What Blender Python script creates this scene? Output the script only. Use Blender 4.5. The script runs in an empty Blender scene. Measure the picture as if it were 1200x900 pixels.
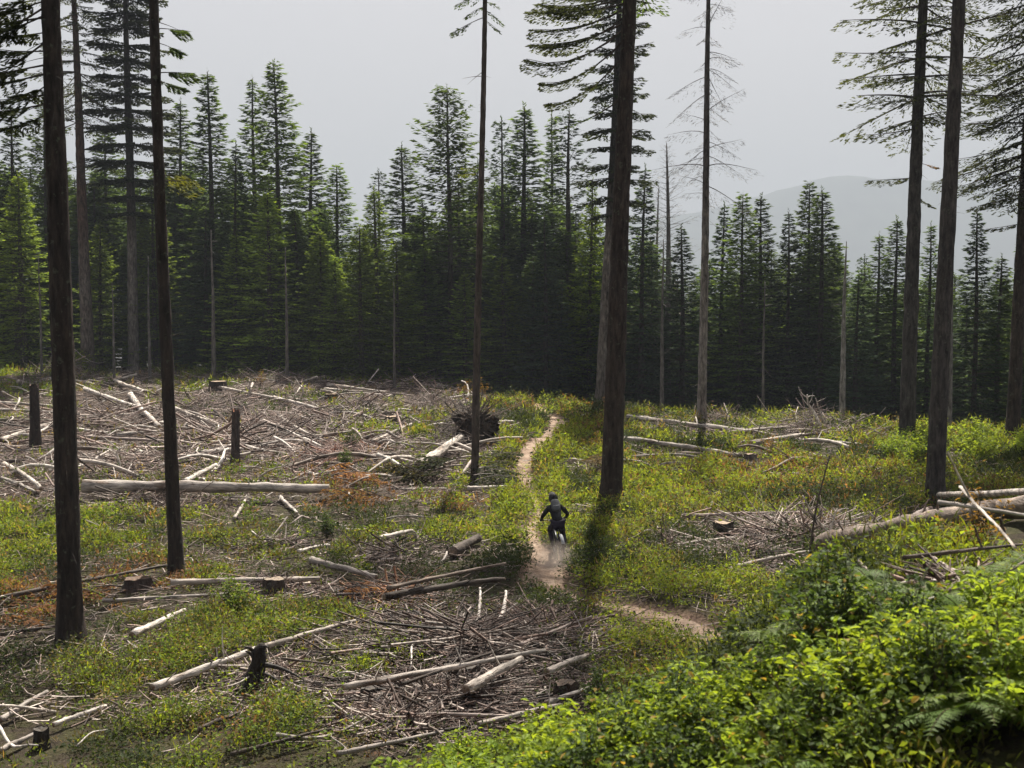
import bpy, math, random
import numpy as np
from mathutils import Vector, Matrix

R = math.radians
sc = bpy.context.scene
col = sc.collection
RNG = np.random.default_rng(11)
random.seed(5)

# ------------------------------------------------------------------ camera, world, sun, exposure
CAMZ = 6.6
PITCH = 4.0
F = 1500.0                       # focal length in pixels of the 1200 px wide photograph
cam_d = bpy.data.cameras.new('camera')
cam = bpy.data.objects.new('camera', cam_d)
col.objects.link(cam)
cam.location = (0, 0, CAMZ)
cam.rotation_euler = (R(90 - PITCH), 0, 0)
cam_d.sensor_width = 36
cam_d.lens = 36 * F / 1200
cam_d.clip_start = 0.1
cam_d.clip_end = 20000
cam_d.dof.use_dof = True
cam_d.dof.focus_distance = 33
cam_d.dof.aperture_fstop = 3.5
sc.camera = cam

SUN_EL, SUN_AZ = 52.0, 9.0      # azimuth: degrees to the right of straight ahead (+Y)
w = bpy.data.worlds.new('World')
sc.world = w
w.use_nodes = True
nt = w.node_tree
nt.nodes.clear()
wo = nt.nodes.new('ShaderNodeOutputWorld')
bg = nt.nodes.new('ShaderNodeBackground')
sky = nt.nodes.new('ShaderNodeTexSky')
sky.sky_type = 'NISHITA'
sky.sun_disc = False
sky.sun_elevation = R(SUN_EL)
sky.sun_rotation = R(SUN_AZ)
sky.dust_density = 7
sky.air_density = 1.0
tc = nt.nodes.new('ShaderNodeTexCoord')
# smoke-veiled sky: even grey, brighter towards the sun than behind the camera
dot = nt.nodes.new('ShaderNodeVectorMath'); dot.operation = 'DOT_PRODUCT'
sd = Vector((math.sin(R(SUN_AZ)) * math.cos(R(SUN_EL)), math.cos(R(SUN_AZ)) * math.cos(R(SUN_EL)), math.sin(R(SUN_EL))))
dot.inputs[1].default_value = sd
nt.links.new(tc.outputs['Generated'], dot.inputs[0])
mr = nt.nodes.new('ShaderNodeMapRange')
mr.inputs[1].default_value = -0.6; mr.inputs[2].default_value = 0.75
mr.inputs[3].default_value = 1.3; mr.inputs[4].default_value = 5.2
nt.links.new(dot.outputs['Value'], mr.inputs[0])
gcol = nt.nodes.new('ShaderNodeVectorMath'); gcol.operation = 'SCALE'
gcol.inputs[0].default_value = (1.02, 0.985, 1.02)
nt.links.new(mr.outputs[0], gcol.inputs['Scale'])
mix = nt.nodes.new('ShaderNodeMix'); mix.data_type = 'RGBA'
mix.inputs[0].default_value = 0.88
nt.links.new(sky.outputs[0], mix.inputs[6])
nt.links.new(gcol.outputs[0], mix.inputs[7])
nt.links.new(mix.outputs[2], bg.inputs[0])
bg.inputs[1].default_value = 0.057
nt.links.new(bg.outputs[0], wo.inputs[0])

sun_d = bpy.data.lights.new('sun', 'SUN')
sun_d.energy = 5.0
sun_d.angle = R(0.8)
sun_d.color = (1.0, 0.93, 0.82)
sun = bpy.data.objects.new('sun', sun_d)
col.objects.link(sun)
sun.rotation_euler = (-sd).to_track_quat('-Z', 'Y').to_euler()

sc.view_settings.view_transform = 'Standard'
sc.view_settings.look = 'None'
sc.view_settings.exposure = 1.45
sc.view_settings.gamma = 1
sc.render.engine = 'CYCLES'
cy = sc.cycles
cy.max_bounces = 6; cy.diffuse_bounces = 2; cy.glossy_bounces = 1
cy.transmission_bounces = 3; cy.volume_bounces = 0; cy.transparent_max_bounces = 4
cy.sample_clamp_indirect = 4
cy.use_adaptive_sampling = True
cy.adaptive_threshold = 0.02
cy.use_denoising = True
cy.caustics_reflective = False; cy.caustics_refractive = False
cy.volume_step_rate = 4.0

# ------------------------------------------------------------------ noise and terrain
_lat = np.random.default_rng(3).random((256, 256))
def vnoise(x, y):
    xi = np.floor(x).astype(int); yi = np.floor(y).astype(int)
    fx = x - xi; fy = y - yi
    fx = fx * fx * (3 - 2 * fx); fy = fy * fy * (3 - 2 * fy)
    a = _lat[xi & 255, yi & 255]; b = _lat[(xi + 1) & 255, yi & 255]
    c = _lat[xi & 255, (yi + 1) & 255]; d = _lat[(xi + 1) & 255, (yi + 1) & 255]
    return (a * (1 - fx) + b * fx) * (1 - fy) + (c * (1 - fx) + d * fx) * fy
def fbm(x, y, o=3):
    s = 0; a = 0.5
    for k in range(o):
        s = s + a * vnoise(x * 2 ** k + 17.3 * k, y * 2 ** k + 9.1 * k); a *= 0.5
    return s / (1 - 0.5 ** o)
def sstep(a, b, x):
    t = np.clip((x - a) / (b - a), 0, 1)
    return t * t * (3 - 2 * t)

def crest_y(x):
    return np.clip(79 - 0.9 * x, 50, 98)

def height0(x, y):
    x = np.asarray(x, float); y = np.asarray(y, float)
    u = y - np.where(x > 0, 1.1, 0.6) * np.clip(x, -12, 9)
    bank = 4.0 * sstep(17.0, 7.5, u) * (0.70 + 0.30 * sstep(0.0, 3.5, x))
    und = (fbm(x / 9 + 3, y / 9 + 1, 2) - 0.5) * 0.55 + (fbm(x / 2.1, y / 2.1 + 7, 2) - 0.5) * 0.24
    cy_ = crest_y(x)
    over = np.maximum(y - cy_, 0)
    slope = np.interp(x, [-40, -10, 0, 15, 40], [0.07, 0.10, 0.2, 0.2, 0.18])
    soft = over * over / (over + 6)
    drop = 16 * (1 - np.exp(-slope * soft / 16))
    far = 34 * sstep(160, 700, y)
    bank = bank + 0.85 * sstep(48, 98, y) * sstep(4, -12, x)
    return bank + und * np.clip(1 - over / 60, 0.3, 1) - drop - far

def cam_ray(px, py):
    a = R(PITCH)
    dx = (px - 600) / F; dy = (450 - py) / F
    return np.array([dx, math.cos(a) + dy * math.sin(a), -math.sin(a) + dy * math.cos(a)])

def G(px, py, extra=0.0, hf=None):
    """point of the terrain seen at a place of the photograph"""
    hf = hf or height0
    d = cam_ray(px, py)
    t = np.arange(4.0, 130.0, 0.05)
    P = np.array([0, 0, CAMZ]) + t[:, None] * d
    below = P[:, 2] < hf(P[:, 0], P[:, 1]) + extra
    i = int(np.argmax(below)) if below.any() else None
    if i is None:
        k = int(np.argmin(P[:, 2] - hf(P[:, 0], P[:, 1])))
        i = k
    return P[i]

def at(px, d):
    """x of a picture column at depth d"""
    return (px - 600) / F * d
def zat(py, d):
    r = cam_ray(600, py)
    return CAMZ + r[2] / r[1] * d

TRAIL_PX = [(628, 470, .8), (636, 482, .95), (655, 494, 1.35), (648, 506, 1.3), (630, 519, 1.5), (619, 531, 1.3), (613, 548, .95), (616, 568, .75),
            (626, 585, .6), (633, 600, .5), (622, 614, .55), (624, 630, .55), (634, 645, .75), (640, 662, 1.25), (640, 680, 1.2), (668, 696, .5),
            (715, 706, .6), (760, 717, 1.1), (800, 730, 1.3), (828, 744, 1.2), (862, 766, 1.0)]
TR = []
for px, py, wd in TRAIL_PX:
    p = G(px, py); TR.append((p[0], p[1], wd))
TR.insert(0, (TR[0][0] - 0.5, TR[0][1] + 5, 0.9))
TR.insert(0, (TR[0][0] - 2.5, TR[0][1] + 8, 0.9))
TR = np.array(TR); TR[:, 2] *= .78
def dense(TR, n=9):
    out = []
    P = np.vstack([TR[0], TR, TR[-1]])
    for i in range(1, len(P) - 2):
        for t in np.linspace(0, 1, n, endpoint=False):
            a, b, c, d = P[i - 1], P[i], P[i + 1], P[i + 2]
            out.append(0.5 * (2 * b + (c - a) * t + (2 * a - 5 * b + 4 * c - d) * t * t + (3 * b - a - 3 * c + d) * t ** 3))
    out.append(P[-2])
    return np.array(out)
TRD = dense(TR)
def trail_sd(x, y):
    """distance to the trail's edge (negative on it)"""
    x = np.asarray(x, float); y = np.asarray(y, float)
    shp = x.shape; x = x.ravel(); y = y.ravel()
    best = np.full(x.shape, 99.0)
    m = (y > 10) & (y < 95) & (np.abs(x) < 16)
    if m.any():
        xx = x[m]; yy = y[m]; bb = best[m]
        for p in TRD:
            bb = np.minimum(bb, np.hypot(xx - p[0], yy - p[1]) - p[2] * 0.5)
        best[m] = bb
    return best.reshape(shp)
def height(x, y):
    return height0(x, y) - 0.10 * sstep(0.45, -0.15, trail_sd(x, y))

def slash_mask(x, y):
    """how much of the ground is logging slash (0..1)"""
    d = np.maximum(y, 1)
    px = 600 + x / d * F
    n = fbm(x / 4 + 5, y / 5 + 2, 2)
    left = sstep(640, 540, px + (n - .5) * 120) * sstep(37, 43, d + (n - .5) * 8)
    return left

# ------------------------------------------------------------------ mesh building
class MB:
    def __init__(s):
        s.V = []; s.Fq = []; s.C = []; s.n = 0
    def add(s, V, Fq, C):
        V = np.asarray(V, np.float32).reshape(-1, 3); Fq = np.asarray(Fq, np.int64).reshape(-1, 4)
        C = np.asarray(C, np.float32)
        if C.ndim == 1: C = np.tile(C[:3], (len(V), 1))
        s.V.append(V); s.Fq.append(Fq + s.n); s.C.append(C); s.n += len(V)
    def quads(s, Q, C):
        """Q (N,4,3), C (N,3) or (3,)"""
        N = len(Q)
        if N == 0: return
        C = np.asarray(C, np.float32)
        if C.ndim == 1: C = np.tile(C, (N, 1))
        s.add(Q.reshape(-1, 3), np.arange(N * 4).reshape(N, 4), np.repeat(C, 4, axis=0))
    def tubes(s, P, Rr, sides, C, cap=False, rough=0.0, rng=None):
        """P (N,K,3), Rr (N,K)"""
        P = np.asarray(P, float); Rr = np.asarray(Rr, float)
        if P.ndim == 2: P = P[None]; Rr = Rr[None]
        N, K, _ = P.shape
        T = np.gradient(P, axis=1)
        T /= np.linalg.norm(T, axis=2, keepdims=True) + 1e-9
        mean = np.abs(T.mean(axis=1))
        ref = np.zeros((N, 3)); ref[np.arange(N), np.argmin(mean, axis=1)] = 1
        U = np.cross(T, ref[:, None, :]); U /= np.linalg.norm(U, axis=2, keepdims=True) + 1e-9
        W = np.cross(T, U)
        ang = np.arange(sides) / sides * 2 * math.pi
        rad = Rr[:, :, None] * np.ones(sides)
        if rough and rng is not None:
            rad = rad * (1 + rough * (rng.random(rad.shape) - .5) * 2)
        V = P[:, :, None, :] + rad[..., None] * (np.cos(ang)[None, None, :, None] * U[:, :, None, :] + np.sin(ang)[None, None, :, None] * W[:, :, None, :])
        if cap:
            a = np.repeat(P[:, :1, None, :], sides, axis=2); b = np.repeat(P[:, -1:, None, :], sides, axis=2)
            V = np.concatenate([a, V, b], axis=1); K += 2
        i = np.arange(K - 1)[:, None] * sides; j = np.arange(sides)[None, :]; j2 = (j + 1) % sides
        f = np.stack([i + j, i + j2, i + sides + j2, i + sides + j], axis=-1).reshape(-1, 4)
        Fq = (f[None] + (np.arange(N) * K * sides)[:, None, None]).reshape(-1, 4)
        C = np.asarray(C, np.float32)
        if C.ndim == 2: C = np.repeat(C, K * sides, axis=0)
        s.add(V.reshape(-1, 3), Fq, C)
    def mesh(s, name, mat, smooth=True):
        me = bpy.data.meshes.new(name)
        if s.n:
            V = np.concatenate(s.V); Fq = np.concatenate(s.Fq); C = np.concatenate(s.C)
            me.vertices.add(len(V)); me.vertices.foreach_set('co', V.ravel())
            me.loops.add(len(Fq) * 4); me.loops.foreach_set('vertex_index', Fq.ravel().astype(np.int32))
            me.polygons.add(len(Fq)); me.polygons.foreach_set('loop_start', (np.arange(len(Fq)) * 4).astype(np.int32))
            me.polygons.foreach_set('use_smooth', np.full(len(Fq), smooth))
            at_ = me.attributes.new('Col', 'FLOAT_COLOR', 'POINT')
            at_.data.foreach_set('color', np.concatenate([C, np.ones((len(C), 1), np.float32)], axis=1).ravel())
            me.update(calc_edges=True)
        me.materials.append(mat)
        return me
    def build(s, name, mat, parent=None, smooth=True):
        o = bpy.data.objects.new(name, s.mesh(name, mat, smooth)); col.objects.link(o)
        if parent: o.parent = parent
        return o

def tag(o, label=None, cat=None, group=None, kind=None):
    if label: o['label'] = label
    if cat: o['category'] = cat
    if group: o['group'] = group
    if kind: o['kind'] = kind
    return o
def empty(name, loc, label, cat, group=None, rz=0, s=1.0):
    o = bpy.data.objects.new(name, None); col.objects.link(o)
    o.location = loc; o.rotation_euler = (0, 0, rz)
    o.scale = (s, s, s) if np.isscalar(s) else s
    o.empty_display_size = 0.3
    return tag(o, label, cat, group)
def copy_tree(root, kids, loc, rz, s, label, cat, group=None, tilt=(0, 0)):
    r = root.copy(); col.objects.link(r)
    r.location = loc; r.rotation_euler = (tilt[0], tilt[1], rz); r.scale = s if not np.isscalar(s) else (s, s, s)
    r['label'] = label; r['category'] = cat
    if group: r['group'] = group
    elif 'group' in r: del r['group']
    for k in kids:
        c = k.copy(); col.objects.link(c); c.parent = r
    return r

# ------------------------------------------------------------------ materials
def new_mat(name):
    m = bpy.data.materials.new(name); m.use_nodes = True
    t = m.node_tree; t.nodes.clear()
    out = t.nodes.new('ShaderNodeOutputMaterial')
    b = t.nodes.new('ShaderNodeBsdfPrincipled')
    t.links.new(b.outputs[0], out.inputs[0])
    return m, t, b, out
def nd(t, typ, **k):
    n = t.nodes.new(typ)
    for a, v in k.items(): setattr(n, a, v)
    return n
def noise(t, scale, detail=3, vec=None, rough=0.6):
    n = nd(t, 'ShaderNodeTexNoise'); n.inputs['Scale'].default_value = scale; n.inputs['Detail'].default_value = detail; n.inputs['Roughness'].default_value = rough
    if vec is not None: t.links.new(vec, n.inputs['Vector'])
    return n
def ramp(t, fac, stops):
    r = nd(t, 'ShaderNodeValToRGB'); e = r.color_ramp.elements
    while len(e) < len(stops): e.new(0.5)
    for i, (p, c) in enumerate(stops):
        e[i].position = p; e[i].color = (*c, 1)
    t.links.new(fac, r.inputs[0]); return r
def mixc(t, fac, a, b, blend='MIX'):
    m = nd(t, 'ShaderNodeMix', data_type='RGBA', blend_type=blend)
    for s, v in ((0, fac), (6, a), (7, b)):
        if isinstance(v, (int, float)): m.inputs[s].default_value = v
        elif isinstance(v, tuple): m.inputs[s].default_value = (*v, 1)
        else: t.links.new(v, m.inputs[s])
    return m.outputs[2]
def bump(t, b, h, strength, dist):
    bm = nd(t, 'ShaderNodeBump'); bm.inputs['Strength'].default_value = strength; bm.inputs['Distance'].default_value = dist
    t.links.new(h, bm.inputs['Height']); t.links.new(bm.outputs[0], b.inputs['Normal'])

def leaf_mat(name, trans=0.35, vary=0.5, rough=0.55, spec=0.35):
    m, t, b, out = new_mat(name)
    a = nd(t, 'ShaderNodeAttribute', attribute_name='Col')
    oi = nd(t, 'ShaderNodeObjectInfo')
    hs = nd(t, 'ShaderNodeHueSaturation')
    mp = nd(t, 'ShaderNodeMapRange'); mp.inputs[3].default_value = 1 - vary * .5; mp.inputs[4].default_value = 1 + vary * .5
    t.links.new(oi.outputs['Random'], mp.inputs[0]); t.links.new(mp.outputs[0], hs.inputs['Value'])
    t.links.new(a.outputs['Color'], hs.inputs['Color'])
    t.links.new(hs.outputs[0], b.inputs['Base Color'])
    b.inputs['Roughness'].default_value = rough; b.inputs['Specular IOR Level'].default_value = spec
    tr = nd(t, 'ShaderNodeBsdfTranslucent')
    warm = mixc(t, 1.0, hs.outputs[0], (1.5, 1.35, 0.6), 'MULTIPLY')
    t.links.new(warm, tr.inputs[0])
    ms = nd(t, 'ShaderNodeMixShader'); ms.inputs[0].default_value = trans
    t.links.new(b.outputs[0], ms.inputs[1]); t.links.new(tr.outputs[0], ms.inputs[2]); t.links.new(ms.outputs[0], out.inputs[0])
    return m
M_needle = leaf_mat('conifer_needles', 0.42, 0.8, 0.8, 0.08)
M_leaf = leaf_mat('broad_leaves', 0.5, 0.3, 0.6, 0.2)
M_cover = leaf_mat('low_plants', 0.45, 0.0, 0.7, 0.12)

def wood_mat(name, sc_=6.0, zs=0.18, bumpd=0.02, rough=0.85, lichen=False, vertical=True):
    m, t, b, out = new_mat(name)
    tcn = nd(t, 'ShaderNodeTexCoord'); mp = nd(t, 'ShaderNodeMapping')
    mp.inputs['Scale'].default_value = (1, 1, zs) if vertical else (zs, 1, 1)
    t.links.new(tcn.outputs['Object'], mp.inputs[0])
    n = noise(t, sc_, 5, mp.outputs[0], 0.7)
    n2 = noise(t, 0.9, 3, tcn.outputs['Object'])
    a = nd(t, 'ShaderNodeAttribute', attribute_name='Col')
    r1 = ramp(t, n.outputs['Fac'], [(0.32, (0.22, 0.21, 0.20)), (0.50, (0.9, 0.9, 0.9)), (0.72, (1.9, 1.85, 1.8))])
    c = mixc(t, 1.0, a.outputs['Color'], r1.outputs[0], 'MULTIPLY')
    r2 = ramp(t, n2.outputs['Fac'], [(0.35, (0.75, 0.72, 0.72)), (0.65, (1.2, 1.2, 1.2))])
    c = mixc(t, 1.0, c, r2.outputs[0], 'MULTIPLY')
    if lichen == 'peel':
        n4 = noise(t, 3.2, 5, mp.outputs[0], 0.65); r4 = ramp(t, n4.outputs['Fac'], [(0.54, (0, 0, 0)), (0.60, (1, 1, 1))])
        dk_ = mixc(t, 1.0, c, (0.42, 0.35, 0.30), 'MULTIPLY')
        c = mixc(t, r4.outputs[0], c, dk_)
        lichen = False
    if lichen:
        n3 = noise(t, 7, 4, tcn.outputs['Object']); r3 = ramp(t, n3.outputs['Fac'], [(0.60, (0, 0, 0)), (0.68, (1, 1, 1))])
        f = nd(t, 'ShaderNodeMath', operation='MULTIPLY'); f.inputs[1].default_value = 0.5
        t.links.new(r3.outputs[0], f.inputs[0])
        c = mixc(t, f.outputs[0], c, (0.12, 0.13, 0.09))
    t.links.new(c, b.inputs['Base Color'])
    b.inputs['Roughness'].default_value = rough; b.inputs['Specular IOR Level'].default_value = 0.25
    bump(t, b, n.outputs['Fac'], 0.9, bumpd)
    return m
M_bark = wood_mat('rough_bark', 9.0, 0.22, 0.12, 0.9, True)
M_dead = wood_mat('weathered_dead_wood', 14.0, 0.6, 0.012, 0.7)
M_logs = wood_mat('log_surface', 10.0, 0.16, 0.06, 0.8, 'peel', False)

def flat_mat(name, c, rough=0.6, spec=0.4, metal=0.0, nz=60.0, amt=0.15):
    m, t, b, out = new_mat(name)
    tcn = nd(t, 'ShaderNodeTexCoord'); n = noise(t, nz, 3, tcn.outputs['Object'])
    r = ramp(t, n.outputs['Fac'], [(0.3, tuple(x * (1 - amt) for x in c)), (0.7, tuple(min(1, x * (1 + amt)) for x in c))])
    t.links.new(r.outputs[0], b.inputs['Base Color'])
    b.inputs['Roughness'].default_value = rough; b.inputs['Specular IOR Level'].default_value = spec; b.inputs['Metallic'].default_value = metal
    return m

def ground_mat():
    m, t, b, out = new_mat('forest_floor')
    tcn = nd(t, 'ShaderNodeTexCoord'); O = tcn.outputs['Object']
    n1 = noise(t, 0.35, 4, O); n2 = noise(t, 3.0, 6, O, 0.7); n3 = noise(t, 14.0, 5, O, 0.75)
    a = nd(t, 'ShaderNodeAttribute', attribute_name='Col')       # r slash, g trail, b forest floor past the crest, darker
    sp = nd(t, 'ShaderNodeSeparateColor'); t.links.new(a.outputs['Color'], sp.inputs[0])
    green = ramp(t, n2.outputs['Fac'], [(0.30, (0.022, 0.017, 0.011)), (0.45, (0.042, 0.034, 0.018)), (0.58, (0.055, 0.060, 0.018)), (0.74, (0.15, 0.12, 0.07))])
    slash = ramp(t, n3.outputs['Fac'], [(0.30, (0.020, 0.014, 0.011)), (0.46, (0.065, 0.046, 0.036)), (0.60, (0.15, 0.11, 0.085)), (0.74, (0.30, 0.24, 0.19))])
    sg = ramp(t, n1.outputs['Fac'], [(0.40, (0, 0, 0)), (0.60, (1, 1, 1))])
    add = nd(t, 'ShaderNodeMath', operation='MULTIPLY_ADD'); add.inputs[1].default_value = 0.35; add.use_clamp = True
    t.links.new(sg.outputs[0], add.inputs[0]); 
    sm = nd(t, 'ShaderNodeMath', operation='MULTIPLY'); sm.inputs[1].default_value = 0.75
    t.links.new(sp.outputs[0], sm.inputs[0]); t.links.new(sm.outputs[0], add.inputs[2])
    c = mixc(t, add.outputs[0], green.outputs[0], slash.outputs[0])
    dirt = ramp(t, n3.outputs['Fac'], [(0.30, (0.16, 0.10, 0.07)), (0.55, (0.30, 0.20, 0.15)), (0.75, (0.40, 0.29, 0.22))])
    c = mixc(t, sp.outputs[1], c, dirt.outputs[0])
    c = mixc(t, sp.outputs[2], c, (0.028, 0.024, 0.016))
    t.links.new(c, b.inputs['Base Color']); b.inputs['Roughness'].default_value = 0.95; b.inputs['Specular IOR Level'].default_value = 0.15
    bump(t, b, n3.outputs['Fac'], 1.0, 0.12)
    return m
M_ground = ground_mat()

def trail_mat():
    m, t, b, out = new_mat('dry_trail_dirt')
    tcn = nd(t, 'ShaderNodeTexCoord'); O = tcn.outputs['Object']
    n1 = noise(t, 1.3, 5, O, 0.7); n2 = noise(t, 16, 5, O, 0.7)
    c1 = ramp(t, n1.outputs['Fac'], [(0.3, (0.17, 0.11, 0.08)), (0.5, (0.29, 0.215, 0.16)), (0.7, (0.42, 0.33, 0.26))])
    c2 = ramp(t, n2.outputs['Fac'], [(0.35, (0.6, 0.56, 0.52)), (0.6, (1.05, 1.05, 1.05))])
    c = mixc(t, 1.0, c1.outputs[0], c2.outputs[0], 'MULTIPLY')
    t.links.new(c, b.inputs['Base Color']); b.inputs['Roughness'].default_value = 0.95; b.inputs['Specular IOR Level'].default_value = 0.1
    bump(t, b, n2.outputs['Fac'], 0.8, 0.04)
    return m
M_trail = trail_mat()

# ------------------------------------------------------------------ setting: ground, trail, far ridges, haze
def grid_mesh(name, xs, ys, hfun, cfun, mat):
    X, Y = np.meshgrid(xs, ys)
    Z = hfun(X, Y)
    nx, ny = len(xs), len(ys)
    V = np.stack([X, Y, Z], -1).reshape(-1, 3)
    i = np.arange(ny - 1)[:, None] * nx; j = np.arange(nx - 1)[None]
    Fq = np.stack([i + j, i + j + 1, i + nx + j + 1, i + nx + j], -1).reshape(-1, 4)
    mb = MB(); mb.add(V, Fq, cfun(X, Y).reshape(-1, 3))
    return mb.build(name, mat)
def spread(a, b, step, grow, lim):
    v = list(np.arange(a, b, step)); s = step
    while v[-1] < lim: s *= grow; v.append(v[-1] + s)
    return v
ysg = np.array(spread(-20, 110, 0.33, 1.12, 6200))
xr = spread(0, 50, 0.33, 1.13, 5000)
xsg = np.array([-v for v in xr[:0:-1]] + xr)
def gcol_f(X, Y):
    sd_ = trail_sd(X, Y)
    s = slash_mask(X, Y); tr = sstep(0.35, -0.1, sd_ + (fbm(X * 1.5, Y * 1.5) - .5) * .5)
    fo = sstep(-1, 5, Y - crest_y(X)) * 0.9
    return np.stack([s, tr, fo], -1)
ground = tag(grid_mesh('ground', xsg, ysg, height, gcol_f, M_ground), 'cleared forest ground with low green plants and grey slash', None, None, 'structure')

mb = MB()
rr = np.random.default_rng(4)
NN = 7
for i in range(len(TRD)): pass
tang = np.gradient(TRD[:, :2], axis=0); tang /= np.linalg.norm(tang, axis=1, keepdims=True) + 1e-9
nor = np.stack([-tang[:, 1], tang[:, 0]], 1)
ln = TRD[:, 2] * (0.42 + 0.26 * fbm(TRD[:, 1] * 1.1, TRD[:, 0] + 2, 2)); rn = TRD[:, 2] * (0.42 + 0.26 * fbm(TRD[:, 1] * 1.1 + 40, TRD[:, 0] + 9, 2))
tt = np.linspace(0, 1, NN)
XY = TRD[:, None, :2] + nor[:, None, :] * (-ln[:, None] + (ln + rn)[:, None] * tt[None, :])[..., None]
Zt = height(XY[..., 0], XY[..., 1]) + 0.022 + 0.0 * tt
Zt[:, 0] -= 0.05; Zt[:, -1] -= 0.05
V = np.concatenate([XY, Zt[..., None]], -1).reshape(-1, 3)
i = np.arange(len(TRD) - 1)[:, None] * NN; j = np.arange(NN - 1)[None]
mb.add(V, np.stack([i + j, i + j + 1, i + NN + j + 1, i + NN + j], -1).reshape(-1, 4), (1, 1, 1))
tag(mb.build('dirt_path', M_trail), 'narrow pinkish brown dirt trail winding up the clearing', None, None, 'structure')

M_ridge = flat_mat('ridge_forest', (0.045, 0.055, 0.04), 1.0, 0.0, 0, 0.01, 0.5)
def ridge(name, yd, prof, depth, label):
    pxs = np.array([p[0] for p in prof]); pys = np.array([p[1] for p in prof])
    xs = np.linspace((pxs[0] - 600) / F * yd, (pxs[-1] - 600) / F * yd, 160)
    ys = np.linspace(yd - depth, yd + depth, 24)
    def hf(X, Y):
        px = 600 + X / yd * F
        top = np.interp(px, pxs, pys)
        zt = np.array([zat(v, yd) for v in top.ravel()]).reshape(top.shape)
        k = 1 - np.abs(Y - yd) / depth
        n = (fbm(X / (yd * .02), Y / (yd * .02), 4) - .5) * yd * .006
        n = n + (fbm(X / (yd * .0035), Y / (yd * .0035), 2) - .5) * yd * .0016
        return -60 + (zt + 60) * np.clip(k, 0, 1) ** 0.8 + n
    return tag(grid_mesh(name, xs, ys, hf, lambda X, Y: np.ones(X.shape + (3,)), M_ridge), label, None, None, 'structure')
ridge('mountain', 5200, [(-900, 330), (-200, 300), (300, 300), (700, 262), (800, 248), (870, 232), (905, 221), (950, 207), (985, 201), (1040, 204), (1100, 209), (1160, 216), (1250, 222), (1500, 250), (2100, 300)], 900, 'pale hazy mountain rising behind the trees')
ridge('hill', 3200, [(-900, 350), (300, 345), (900, 345), (1040, 335), (1120, 322), (1180, 318), (1300, 300), (1700, 300)], 420, 'lower hazy wooded hill in front of the mountain')

def haze():
    bpy_me = bpy.data.meshes.new('haze')
    x, y0, y1, z0, z1 = 8000, -40, 6400, -130, 600
    V = [(-x, y0, z0), (x, y0, z0), (x, y1, z0), (-x, y1, z0), (-x, y0, z1), (x, y0, z1), (x, y1, z1), (-x, y1, z1)]
    Fs = [(0, 3, 2, 1), (4, 5, 6, 7), (0, 1, 5, 4), (1, 2, 6, 5), (2, 3, 7, 6), (3, 0, 4, 7)]
    bpy_me.from_pydata(V, [], Fs)
    m = bpy.data.materials.new('smoky_air'); m.use_nodes = True; t = m.node_tree; t.nodes.clear()
    out = t.nodes.new('ShaderNodeOutputMaterial'); v = t.nodes.new('ShaderNodeVolumePrincipled')
    v.inputs['Color'].default_value = (0.50, 0.56, 0.64, 1)
    v.inputs['Density'].default_value = 0.00036
    v.inputs['Anisotropy'].default_value = 0.0
    t.links.new(v.outputs[0], out.inputs['Volume'])
    bpy_me.materials.append(m)
    o = bpy.data.objects.new('haze', bpy_me); col.objects.link(o)
    tag(o, 'thin grey smoke haze filling the valley air', None, None, 'stuff')
haze()

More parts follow.
